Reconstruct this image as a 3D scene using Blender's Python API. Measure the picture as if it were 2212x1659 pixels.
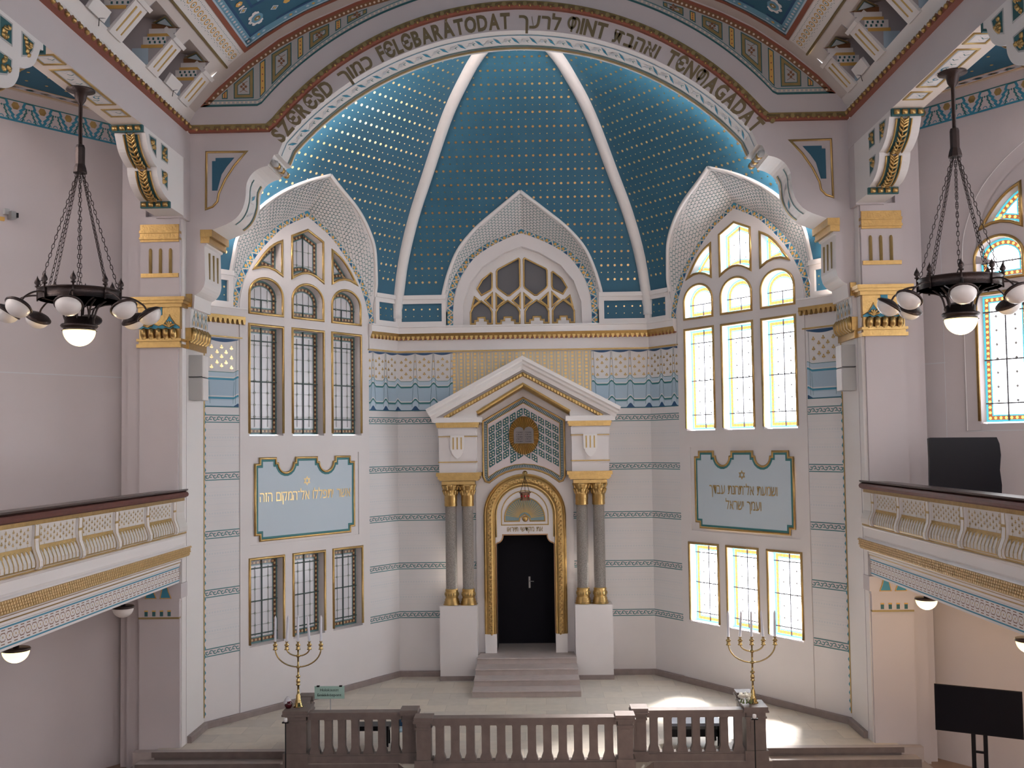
import bpy, math, random
from math import sin, cos, pi, radians, hypot, sqrt, atan2
from mathutils import Vector, Matrix
from mathutils.geometry import delaunay_2d_cdt

random.seed(7)
for o in list(bpy.data.objects): bpy.data.objects.remove(o)
SC = bpy.context.scene
COL = SC.collection

# ------------------------------------------------------------------ camera
YAW, PIT, ROLL = .0232, .0463, .0139
F0 = Vector((-sin(YAW), cos(YAW), 0)); R0 = Vector((cos(YAW), sin(YAW), 0)); U0 = Vector((0, 0, 1))
FW = F0*cos(PIT) + U0*sin(PIT); UP = U0*cos(PIT) - F0*sin(PIT)
RX = R0*cos(ROLL) - UP*sin(ROLL); UX = R0*sin(ROLL) + UP*cos(ROLL)
cam_d = bpy.data.cameras.new('camera'); cam = bpy.data.objects.new('camera', cam_d); COL.objects.link(cam)
cam.matrix_world = Matrix(((RX.x, UX.x, -FW.x, .35), (RX.y, UX.y, -FW.y, 0), (RX.z, UX.z, -FW.z, 6.55), (0, 0, 0, 1)))
cam_d.sensor_width = 36; cam_d.lens = 36*2209/2212; cam_d.shift_y = 27.1/2212
cam_d.clip_start = .1; cam_d.clip_end = 200
SC.camera = cam

# ------------------------------------------------------------------ light
SC.view_settings.view_transform = 'Standard'; SC.view_settings.look = 'None'
SC.view_settings.gamma = 1; SC.view_settings.use_curve_mapping = False
SC.view_settings.exposure = -0.08
W = bpy.data.worlds.new('sky'); SC.world = W; W.use_nodes = True
W.node_tree.nodes['Background'].inputs[0].default_value = (.80, .88, 1.0, 1)
W.node_tree.nodes['Background'].inputs[1].default_value = 1.6
def sun(name, d, energy, color, ang):
    l = bpy.data.lights.new(name, 'SUN'); l.energy = energy; l.color = color; l.angle = ang
    o = bpy.data.objects.new(name, l); COL.objects.link(o)
    o.rotation_euler = Vector(d).to_track_quat('-Z', 'Y').to_euler(); o.location = (12, 34, 20)
    return o
SUN_E = 200.
sun('sun', (-.52, -1.0, -1.22), SUN_E, (1, .95, .86), .30)
E_RIGHT = 34.0; E_LEFT = .05; E_AISLE = 7.0; E_REAR = 3.4; E_LATT = .02
LAMP_COL = (1, .72, .38)

# ------------------------------------------------------------------ materials
MATS = {}
def mat(name, col, rough=.6, metal=0, bump=0, bscale=30, var=0, vscale=3, emit=None, estr=0, spec=.5, trans=0):
    if name in MATS: return MATS[name]
    m = bpy.data.materials.new(name); m.use_nodes = True; MATS[name] = m
    N = m.node_tree.nodes; L = m.node_tree.links
    b = N['Principled BSDF']
    b.inputs['Base Color'].default_value = (*col, 1); b.inputs['Roughness'].default_value = rough
    b.inputs['Metallic'].default_value = metal; b.inputs['Specular IOR Level'].default_value = spec
    if emit: b.inputs['Emission Color'].default_value = (*emit, 1); b.inputs['Emission Strength'].default_value = estr
    if bump or var:
        tc = N.new('ShaderNodeTexCoord')
    if var:
        n = N.new('ShaderNodeTexNoise'); n.inputs['Scale'].default_value = vscale; n.inputs['Detail'].default_value = 5
        r = N.new('ShaderNodeMapRange'); r.inputs[1].default_value = .3; r.inputs[2].default_value = .7
        r.inputs[3].default_value = 1-var; r.inputs[4].default_value = 1+var*.6
        x = N.new('ShaderNodeMix'); x.data_type = 'RGBA'; x.blend_type = 'MULTIPLY'; x.inputs[0].default_value = 1
        x.inputs[6].default_value = (*col, 1)
        L.new(tc.outputs['Object'], n.inputs['Vector']); L.new(n.outputs['Fac'], r.inputs[0])
        L.new(r.outputs[0], x.inputs[7]); L.new(x.outputs[2], b.inputs['Base Color'])
    if bump:
        n = N.new('ShaderNodeTexNoise'); n.inputs['Scale'].default_value = bscale; n.inputs['Detail'].default_value = 6
        bp = N.new('ShaderNodeBump'); bp.inputs['Strength'].default_value = bump; bp.inputs['Distance'].default_value = .02
        L.new(tc.outputs['Object'], n.inputs['Vector']); L.new(n.outputs['Fac'], bp.inputs['Height']); L.new(bp.outputs[0], b.inputs['Normal'])
    return m
def glow(name, col, estr, base=None, transp=0):
    """pane of daylit glass: glows with the day behind it, lets part of the sun straight through"""
    if name in MATS: return MATS[name]
    m = mat(name, base or col, .25, emit=col, estr=estr)
    if transp:
        N = m.node_tree.nodes; L = m.node_tree.links
        t = N.new('ShaderNodeBsdfTransparent'); t.inputs[0].default_value = (*[min(1, c*1.0) for c in (base or col)], 1)
        x = N.new('ShaderNodeMixShader'); x.inputs[0].default_value = transp
        L.new(N['Principled BSDF'].outputs[0], x.inputs[1]); L.new(t.outputs[0], x.inputs[2])
        L.new(x.outputs[0], N['Material Output'].inputs[0])
    return m
PLASTER = mat('white_plaster', (.66, .625, .625), .75, var=.025, vscale=1.2)
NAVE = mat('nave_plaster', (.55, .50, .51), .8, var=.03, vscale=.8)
TRIM = mat('white_trim', (.73, .70, .69), .55)
STRIPE = mat('pale_blue_plaster', (.65, .63, .635), .75, var=.02, vscale=1.5)
SOFFIT = mat('cream_soffit', (.72, .64, .58), .7)
GOLD = mat('gold_leaf', (.47, .31, .12), .32, .9, bump=.25, bscale=25, var=.12, vscale=9)
GOLDP = mat('gold_paint', (.47, .32, .12), .45, .55, var=.1, vscale=8)
GOLDD = mat('dark_gold_paint', (.30, .22, .09), .5, .45, var=.1, vscale=8)
GOLDDOT = mat('gold_dot', (.95, .70, .35), .28, 1)
GLINE = mat('bright_gold_line', (.72, .48, .18), .4, .35)
OCHRE = mat('ochre_paint', (.60, .35, .09), .6)
TEAL = mat('teal_paint', (.035, .17, .18), .6)
TEALD = mat('dark_teal_paint', (.02, .10, .11), .6)
TURQ = mat('turquoise_paint', (.04, .24, .36), .6)
BLUE = mat('dome_blue', (.022, .108, .178), .62, var=.06, vscale=2)
NAVY = mat('navy_paint', (.015, .07, .17), .6)
LBLUE = mat('light_blue_paint', (.43, .54, .63), .7)
MBLUE = mat('mid_blue_paint', (.35, .46, .56), .7)
PLAQ = mat('plaque_blue', (.48, .56, .63), .7)
RED = mat('red_brown_paint', (.25, .075, .045), .55)
BROWN = mat('brown_paint', (.20, .09, .04), .55)
PINK = mat('pale_pink_paint', (.60, .53, .54), .7)
GREYL = mat('faint_grey_paint', (.57, .585, .61), .75)
CREAM = mat('cream_paint', (.62, .52, .42), .6)
GRANITE = mat('grey_granite', (.30, .265, .24), .35, var=.45, vscale=45)
STONE = mat('brown_limestone', (.155, .12, .108), .55, var=.14, vscale=6, bump=.15, bscale=20)
STEP = mat('step_stone', (.43, .37, .35), .55, var=.08, vscale=5)
SKIRT = mat('skirting_stone', (.25, .20, .19), .5, var=.12, vscale=5)
BRASS = mat('polished_brass', (.42, .31, .14), .22, 1)
BRONZE = mat('dark_bronze', (.055, .04, .038), .38, .75, bump=.3, bscale=40)
BLACK = mat('black_plastic', (.004, .004, .006), .35, spec=.3)
DOORB = mat('black_door', (.004, .003, .007), .6, spec=.15)
SCREEN = mat('black_screen', (.003, .003, .006), .3, spec=.25)
STEEL = mat('brushed_steel', (.45, .45, .45), .3, .9)
OPAL = mat('opal_glass', (.78, .74, .72), .3)
LIT = mat('lit_opal_glass', (.9, .85, .7), .3, emit=(1, .78, .38), estr=2.1)
CANDLE = mat('candle_wax', (.60, .60, .66), .4)
WOODR = mat('red_brown_wood', (.12, .035, .025), .6, var=.15, vscale=6)
WOODD = mat('dark_wood', (.05, .032, .030), .28, var=.2, vscale=6)
GREY = mat('grey_paint', (.42, .42, .42), .6)
FLOORM = mat('nave_floor', (.30, .20, .15), .5, var=.1)
def tile_mat():
    m = mat('floor_tiles', (.52, .47, .41), .42)
    N = m.node_tree.nodes; L = m.node_tree.links; b = N['Principled BSDF']
    tc = N.new('ShaderNodeTexCoord'); br = N.new('ShaderNodeTexBrick'); br.offset = .5
    br.inputs['Scale'].default_value = 1; br.inputs['Brick Width'].default_value = 1.0; br.inputs['Row Height'].default_value = .62
    br.inputs['Mortar Size'].default_value = .004; br.inputs['Color1'].default_value = (.64, .57, .48, 1)
    br.inputs['Color2'].default_value = (.52, .475, .42, 1); br.inputs['Mortar'].default_value = (.38, .34, .3, 1); br.inputs['Bias'].default_value = -.1
    n = N.new('ShaderNodeTexNoise'); n.inputs['Scale'].default_value = 5; n.inputs['Detail'].default_value = 8
    r = N.new('ShaderNodeMapRange'); r.inputs[3].default_value = .85; r.inputs[4].default_value = 1.1
    x = N.new('ShaderNodeMix'); x.data_type = 'RGBA'; x.blend_type = 'MULTIPLY'; x.inputs[0].default_value = 1
    L.new(tc.outputs['Object'], br.inputs['Vector']); L.new(tc.outputs['Object'], n.inputs['Vector'])
    L.new(n.outputs['Fac'], r.inputs[0]); L.new(br.outputs['Color'], x.inputs[6]); L.new(r.outputs[0], x.inputs[7]); L.new(x.outputs[2], b.inputs['Base Color'])
    return m
TILES = tile_mat()

# ------------------------------------------------------------------ mesh builder
def frame(O, U, V, N):
    O, U, V, N = map(Vector, (O, U, V, N))
    return lambda u, v, n=0: O + U*u + V*v + N*n
WORLD = lambda x, y, z=0: Vector((x, y, z))
class MB:
    def __init__(s, F=WORLD): s.v = []; s.f = []; s.m = []; s.sm = []; s.F = F
    def vert(s, p): s.v.append(s.F(*p)); return len(s.v)-1
    def face(s, idx, m, sm=False): s.f.append(tuple(idx)); s.m.append(m); s.sm.append(sm)
    def quad(s, pts, m, sm=False): s.face([s.vert(p) for p in pts], m, sm)
    def box(s, a0, a1, b0, b1, c0, c1, m):
        i = [s.vert((a, b, c)) for a in (a0, a1) for b in (b0, b1) for c in (c0, c1)]
        for q in ((0, 1, 3, 2), (4, 6, 7, 5), (0, 4, 5, 1), (2, 3, 7, 6), (0, 2, 6, 4), (1, 5, 7, 3)): s.face([i[k] for k in q], m)
    def poly(s, pts, n0, n1, m, holes=(), side=None, back=False):
        """outline with holes in (u,v); front at n1, side walls back to n0"""
        loops = [list(pts)] + [list(h) for h in holes]
        V, E = [], []
        for lp in loops:
            b = len(V); V += [Vector(p) for p in lp]; E += [(b+i, b+(i+1) % len(lp)) for i in range(len(lp))]
        r = delaunay_2d_cdt(V, E, [], 0, 1e-6)
        vv, ff = r[0], r[2]
        def inside(x, y):
            c = False
            for lp in loops:
                j = len(lp)-1
                for i in range(len(lp)):
                    xi, yi = lp[i]; xj, yj = lp[j]
                    if (yi > y) != (yj > y) and x < (xj-xi)*(y-yi)/(yj-yi)+xi: c = not c
                    j = i
            return c
        keep = [f for f in ff if inside(sum(vv[k][0] for k in f)/len(f), sum(vv[k][1] for k in f)/len(f))]
        for n, on in ((n1, True), (n0, back)):
            if on:
                b = [s.vert((p[0], p[1], n)) for p in vv]
                for f in keep: s.face([b[k] for k in f], m)
        if n0 != n1:
            for lp in loops:
                a = [s.vert((p[0], p[1], n0)) for p in lp]; b = [s.vert((p[0], p[1], n1)) for p in lp]
                for i in range(len(lp)):
                    j = (i+1) % len(lp); s.face((a[i], a[j], b[j], b[i]), side or m)
    def ngon(s, u, v, r, k, n0, n1, m, rot=0, sx=1, sy=1):
        P = [(u+r*sx*cos(rot+2*pi*i/k), v+r*sy*sin(rot+2*pi*i/k)) for i in range(k)]
        s.face([s.vert((x, y, n1)) for x, y in P], m)
        if n0 != n1:
            a = [s.vert((x, y, n0)) for x, y in P]; b = [s.vert((x, y, n1)) for x, y in P]
            for i in range(k): s.face((a[i], a[(i+1) % k], b[(i+1) % k], b[i]), m)
    def sweep(s, pts, prof, m, closed=False, sm=False, caps=True):
        """profile [(offset to the left of the path, height n)] mitred along a 2D path"""
        P = [Vector(p[:2]) for p in pts]; n = len(P); rows = []
        for i in range(n):
            a = P[i]-P[i-1] if (i or closed) else P[1]-P[0]
            b = P[(i+1) % n]-P[i] if (i < n-1 or closed) else P[-1]-P[-2]
            a.normalize(); b.normalize(); na = Vector((-a.y, a.x)); nb = Vector((-b.y, b.x)); t = na+nb
            if t.length < 1e-5: t = na.copy()
            t.normalize(); k = 1/max(.35, t.dot(na))
            rows.append([s.vert((P[i].x+t.x*k*o, P[i].y+t.y*k*o, h)) for o, h in prof])
        for i in range(n if closed else n-1):
            A, B = rows[i], rows[(i+1) % n]
            for j in range(len(prof)-1): s.face((A[j], B[j], B[j+1], A[j+1]), m if not isinstance(m, list) else m[j], sm)
        if caps and not closed:
            for r in (rows[0], rows[-1]):
                if len(r) > 2: s.face(r, m if not isinstance(m, list) else m[0])
    def ribbon(s, pts, w, n, m, closed=False, n0=None):
        s.sweep(pts, [(-w/2, n), (w/2, n)] if n0 is None else [(-w/2, n0), (-w/2, n), (w/2, n), (w/2, n0)], m, closed, caps=n0 is not None)
    def bead(s, pts, w, h, m, closed=False, n=0, k=6):
        s.sweep(pts, [(-w/2*cos(pi*i/k), n+h*sin(pi*i/k)) for i in range(k+1)], m, closed, True)
    def tube(s, pts, r, m, k=8, closed=False, cap=True):
        P = [Vector(s.F(*p)) for p in pts]; F, s.F = s.F, WORLD; n = len(P); rows = []; up = None
        R = r if isinstance(r, (list, tuple)) else [r]*n
        for i in range(n):
            t = (P[(i+1) % n]-P[i-1]) if (closed or 0 < i < n-1) else (P[1]-P[0] if i == 0 else P[-1]-P[-2])
            t.normalize()
            if up is None: up = Vector((0, 0, 1)) if abs(t.z) < .9 else Vector((1, 0, 0))
            x = t.cross(up).normalized(); up = x.cross(t).normalized()
            rows.append([s.vert(P[i]+x*R[i]*cos(2*pi*j/k)+up*R[i]*sin(2*pi*j/k)) for j in range(k)])
        for i in range(n if closed else n-1):
            A, B = rows[i], rows[(i+1) % n]
            for j in range(k): s.face((A[j], A[(j+1) % k], B[(j+1) % k], B[j]), m, True)
        if cap and not closed: s.face(rows[0], m); s.face(rows[-1], m)
        s.F = F
    def lathe(s, prof, c, m, k=16, axis=(0, 0, 1), sm=True, ang=2*pi, xaxis=None, flute=None):
        """profile [(radius, along axis)] about c (world)"""
        c = Vector(c); a = Vector(axis).normalized()
        x = Vector(xaxis) if xaxis else (Vector((1, 0, 0)) if abs(a.x) < .9 else Vector((0, 1, 0)))
        x = (x-a*x.dot(a)).normalized(); y = a.cross(x); F, s.F = s.F, WORLD; full = ang > 6.28; n = k if full else k+1
        rows = []
        for r, h in prof:
            rr = lambda j: r*(flute(j, h) if flute else 1)
            rows.append([s.vert(c+a*h+x*rr(j)*cos(ang*j/k)+y*rr(j)*sin(ang*j/k)) for j in range(n)])
        for i in range(len(prof)-1):
            for j in range(k):
                A, B = rows[i], rows[i+1]; s.face((A[j], A[(j+1) % n], B[(j+1) % n], B[j]), m if not isinstance(m, list) else m[i], sm)
        if full:
            for r, p in ((rows[0], prof[0]), (rows[-1], prof[-1])):
                if p[0] > 1e-4: s.face(r, m if not isinstance(m, list) else m[0 if r is rows[0] else -1])
        s.F = F
    def build(s, name, parent=None, **pr):
        me = bpy.data.meshes.new(name); me.from_pydata([tuple(v) for v in s.v], [], s.f)
        ms = []; idx = {}
        for m in s.m:
            if m.name not in idx: idx[m.name] = len(ms); ms.append(m)
        for m in ms: me.materials.append(m)
        me.polygons.foreach_set('material_index', [idx[m.name] for m in s.m])
        me.polygons.foreach_set('use_smooth', s.sm); me.update()
        o = bpy.data.objects.new(name, me); COL.objects.link(o)
        if parent:
            o.parent = parent; o.matrix_parent_inverse = Matrix.Translation(parent.matrix_world.translation).inverted() if parent.type == 'EMPTY' else Matrix()
        for k, v in pr.items(): o[k] = v
        return o
def thing(name, label, cat, loc=(0, 0, 0), group=None):
    o = bpy.data.objects.new(name, None); COL.objects.link(o); o.location = loc; o.matrix_world = Matrix.Translation(loc)
    o.empty_display_size = .1; o['label'] = label; o['category'] = cat
    if group: o['group'] = group
    return o
def place(name, loc=(0, 0, 0)):
    o = bpy.data.objects.new(name, None); COL.objects.link(o); o.location = loc; o.matrix_world = Matrix.Translation(loc)
    o.empty_display_size = .1; o['kind'] = 'structure'; return o
def clip_half(P, k, lim, sg):
    """keep the part of polygon P where sg*P[k] >= lim"""
    out = []
    for i in range(len(P)):
        a, b = P[i-1], P[i]; da, db = sg*a[k]-lim, sg*b[k]-lim
        if (da >= 0) != (db >= 0): out.append(a.lerp(b, da/(da-db)))
        if db >= 0: out.append(b)
    return out
def copy_tree(o, parent=None):
    c = o.copy(); COL.objects.link(c)
    if parent: c.parent = parent
    for ch in o.children: copy_tree(ch, c)
    return c
def crom(pts, n=8):
    P = [Vector(p) for p in pts]; P = [2*P[0]-P[1]]+P+[2*P[-1]-P[-2]]; out = []
    for i in range(1, len(P)-2):
        for j in range(n):
            t = j/n; a, b, c, d = P[i-1:i+3]
            out.append(tuple(.5*((2*b)+(c-a)*t+(2*a-5*b+4*c-d)*t*t+(3*b-a-3*c+d)*t**3)))
    out.append(tuple(P[-2])); return out
def arcpts(cx, cy, r, a0, a1, n): return [(cx+r*cos(radians(a0+(a1-a0)*i/n)), cy+r*sin(radians(a0+(a1-a0)*i/n))) for i in range(n+1)]
def resample(pts, step):
    P = [Vector(p) for p in pts]; L = [0]
    for a, b in zip(P, P[1:]): L.append(L[-1]+(b-a).length)
    n = max(1, round(L[-1]/step)); out = []; k = 0
    for i in range(n+1):
        d = L[-1]*i/n
        while k < len(P)-2 and L[k+1] < d: k += 1
        t = (d-L[k])/max(1e-9, L[k+1]-L[k]); p = P[k].lerp(P[k+1], t); out.append((tuple(p), (P[k+1]-P[k]).normalized()))
    return out
def lerp_tab(x, X, Y):
    if x <= X[0]: return Y[0]
    for i in range(len(X)-1):
        if x <= X[i+1]: return Y[i]+(Y[i+1]-Y[i])*(x-X[i])/(X[i+1]-X[i])
    return Y[-1]

# ------------------------------------------------------------------ lettering
GLY = {}
def glyph(ch, bold=.0):
    key = (ch, bold)
    if key in GLY: return GLY[key]
    c = bpy.data.curves.new('g', 'FONT'); c.body = ch; c.size = 1; c.offset = bold; c.resolution_u = 3
    o = bpy.data.objects.new('g', c); COL.objects.link(o); bpy.context.view_layer.update()
    me = o.evaluated_get(bpy.context.evaluated_depsgraph_get()).to_mesh()
    v = [(p.co.x, p.co.y) for p in me.vertices]; f = [tuple(p.vertices) for p in me.polygons]
    bpy.data.objects.remove(o); bpy.data.curves.remove(c)
    GLY[key] = (v, f); return GLY[key]
def custom_M():
    b = MB(); t = .13; h = .72
    b.ribbon([(x*.9, y) for x, y in arcpts(.30, .42, .24, 0, 360, 20)[:-1]], t, 0, BLACK, True)
    b.ribbon([(.03, 0+.02), (.04, .42)], .001, 0, BLACK)
    b.ribbon([(.30, 0), (.30, h-.02)], t, 0, BLACK)
    b.ribbon(arcpts(.48, .42, .24, 120, 0, 12)+[(.72, .2), (.66, -.02)], t, 0, BLACK)
    return [(p.x, p.y) for p in b.v], b.f
def word(mb, text, mapf, m, cap=1., width=None, bold=.0, gap=.05, center=True):
    """mapf(x, y) -> builder coords; glyphs laid left to right"""
    items = []; x = 0
    for ch in text:
        if ch == ' ': x += .35; continue
        v, f = custom_M() if ch == '\u019c' else glyph(ch, bold)
        if not v: continue
        x0 = min(p[0] for p in v); x1 = max(p[0] for p in v)
        items.append((v, f, x-x0)); x += x1-x0+gap
    x -= gap; sx = width/x if width else cap
    for v, f, dx in items:
        b = [mb.vert(mapf((p[0]+dx-(x/2 if center else 0))*sx, p[1]*cap)) for p in v]
        for q in f: mb.face([b[k] for k in q], m)

# ================================================================== geometry of the room
CX, CY, BX, BY = 3.63, 29.32, 7.52, 24.06           # apse corners
LS = 6.542                                          # length of a side wall of the apse
def side_frame(sg, off=0):
    N = Vector((-sg*.804, -.5946, 0)); return frame(Vector((sg*BX, BY, 0))+N*off, (-sg*.5946, .804, 0), (0, 0, 1), N)
BACK = frame((0, CY, 0), (1, 0, 0), (0, 0, 1), (0, -1, 0))
DT = [0, .1, .43, 1.07, 1.86, 2.97, 3.91, 4.8, 6.39]; DZ = [10.5, 10.9, 11.9, 13.0, 13.97, 15.28, 16.03, 16.51, 16.9]
dome_z = lambda f: lerp_tab(f*6.39, DT, DZ)
dome_f = lambda z: lerp_tab(z, DZ, DT)/6.39
DP = crom(list(zip(DT, DZ)), 6); DT = [p[0] for p in DP]; DZ = [p[1] for p in DP]
ARC_S = crom([(2.41, 9.95), (2.39, 10.2), (2.2, 10.78), (1.8, 11.43), (1.03, 12.19), (.4, 12.56), (0, 12.78)], 5)
ARC_C = crom([(2.17, 9.95), (2.16, 10.5), (2.12, 10.9), (1.94, 11.42), (1.57, 11.93), (1.02, 12.34), (.33, 12.62), (0, 12.75)], 5)
OUT_B = crom([(-2.5, 10.75), (-2.49, 11.2), (-2.45, 11.72), (-2.1, 12.35), (-1.59, 12.83), (-.99, 13.18), (-.37, 13.43)], 5)
OUT_R = crom([(2.42, 10.75), (2.36, 11.2), (2.05, 11.97), (1.51, 12.49), (.91, 12.87), (.16, 13.2), (-.37, 13.43)], 5)
OUT_C = crom([(2.3, 10.7), (2.26, 10.95), (2.09, 11.5), (1.81, 12.08), (1.34, 12.6), (.7, 13.08), (0, 13.56)], 5)
def sides(arc): return [(-u, z) for u, z in arc]+[(u, z) for u, z in arc[::-1][1:]]
class Panel:
    """one bay of the apse: wall frame, centre of the lunette, dome surface above"""
    def __init__(p, F, N, s0, s1, apex, H, c, inner, outl, outr):
        p.F, p.N, p.s0, p.s1, p.apex, p.H, p.c = F, N, s0, s1, apex, H, c
        p.inner = inner; p.outl, p.outr = outl, outr
    def dome(p, s, f, off=0): q = p.F(s, dome_z(f), f*p.H); return q + off*p.norm(f)
    def norm(p, f):
        a = dome_z(max(0, f-.01)); b = dome_z(min(1, f+.01)); v = p.N*(.02*p.H)+Vector((0, 0, b-a)); n = Vector((0, 0, -1))*(.02*p.H)+p.N*(b-a)
        return n.normalized()
    def lims(p, f): return p.s0+(p.apex-p.s0)*f, p.s1+(p.apex-p.s1)*f
    def hole(p, z):
        if z >= p.outl[-1][1]: return None
        X = [q[1] for q in p.outl]; L = lerp_tab(z, X, [q[0] for q in p.outl]); X = [q[1] for q in p.outr]; R = lerp_tab(z, X, [q[0] for q in p.outr])
        return p.c+L, p.c+R
def mk_panel(kind):
    if kind == 0: return Panel(BACK, Vector((0, -1, 0)), -CX, CX, 0, 5.26, 0, ARC_C, [(-u, z) for u, z in OUT_C], OUT_C)
    return Panel(side_frame(kind), Vector((-kind*.804, -.5946, 0)), 0, LS, 4.471, 6.046, 3.2, ARC_S, OUT_B, OUT_R)

# ---- openings of a three-light window group, (u from the centre axis, z)
def rect(u0, u1, z0, z1): return [(u0, z0), (u1, z0), (u1, z1), (u0, z1)]
def archshape(uc, hw, z0, zs): return [(uc-hw, z0), (uc+hw, z0)]+[(uc+hw*cos(radians(a)), zs+hw*.86*sin(radians(a))) for a in range(0, 181, 12)]
def top_centre():
    return [(-.53+0, 10.93)]+[(-.53+1.06*i/10, 10.93+.19*sin(pi*i/10)) for i in range(1, 10)]+[(.53, 10.93), (.53, 12.02), (0, 12.26), (-.53, 12.02)]
def quarter(sg):
    P = [(.86, 10.95), (.86, 11.84)]+[(.86+.86*t, 11.84-.80*t-.06*sin(pi*t)*-2.2) for t in (.15, .3, .45, .6, .75, .9)]+[(1.74, 11.02), (1.5, 11.1), (1.3, 11.11), (1.08, 11.06)]
    return [(sg*u, z) for u, z in P]
LIGHTS = []
for uc in (-1.37, 0, 1.36):
    LIGHTS.append(('low', rect(uc-.53, uc+.53, 1.66, 3.80)))
    LIGHTS.append(('tall', rect(uc-.53, uc+.53, 6.84, 9.61)))
    LIGHTS.append(('arch', archshape(uc, .525, 9.9, 10.36)))
LIGHTS += [('centre', top_centre()), ('quarter', quarter(-1)), ('quarter', quarter(1))]
def inset(pts, d):
    P = [Vector(p) for p in pts]; n = len(P); A = sum(P[i].x*P[(i+1) % n].y-P[(i+1) % n].x*P[i].y for i in range(n)); sg = 1 if A > 0 else -1; out = []
    for i in range(n):
        a = (P[i]-P[i-1]).normalized(); b = (P[(i+1) % n]-P[i]).normalized(); na = Vector((-a.y, a.x))*sg; nb = Vector((-b.y, b.x))*sg
        t = (na+nb).normalized(); out.append(tuple(P[i]+t*d/max(.4, t.dot(na))))
    return out
def inside_poly(x, y, P):
    c = False; j = len(P)-1
    for i in range(len(P)):
        xi, yi = P[i]; xj, yj = P[j]
        if (yi > y) != (yj > y) and x < (xj-xi)*(y-yi)/(yj-yi)+xi: c = not c
        j = i
    return c
WN = [0]
def glass_set(tag, E, tr, white, base=(.62, .62, .66), cr=(.28, .085, .03), cg=(.85, .50, .12), ct=(.05, .30, .36)):
    Eb = min(E, 7.)
    g = lambda n, c, e, t=0: glow('%s_%s_glass' % (tag, n), c, e, None, t)
    return dict(clear=glow(tag+'_clear_glass', white, E, base, tr), red=g('amber', cr, Eb*.22, tr), gold=g('gold', cg, Eb*.30, tr),
                teal=g('turquoise', ct, Eb*.28, tr), lead=mat('window_leading', (.02, .045, .04), .5) if E < 2 else mat('glare_tinted_leading', (.10, .10, .11), .5), thin=mat('thin_leading', (.20, .22, .19), .6) if E < 2 else mat('glare_tinted_thin_leading', (.55, .55, .56), .6))  # leading of bright windows coloured paler to imitate the glare around it
GL_L = glass_set('shaded', E_LEFT, 0, (.92, .93, 1), (.52, .505, .53), (.125, .055, .03), (.50, .34, .18), (.085, .165, .165)); GL_R = glass_set('sunlit', E_RIGHT, .45, (.93, .95, 1)); GL_A = glass_set('aisle', E_AISLE, 0, (.93, .95, 1))
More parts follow.
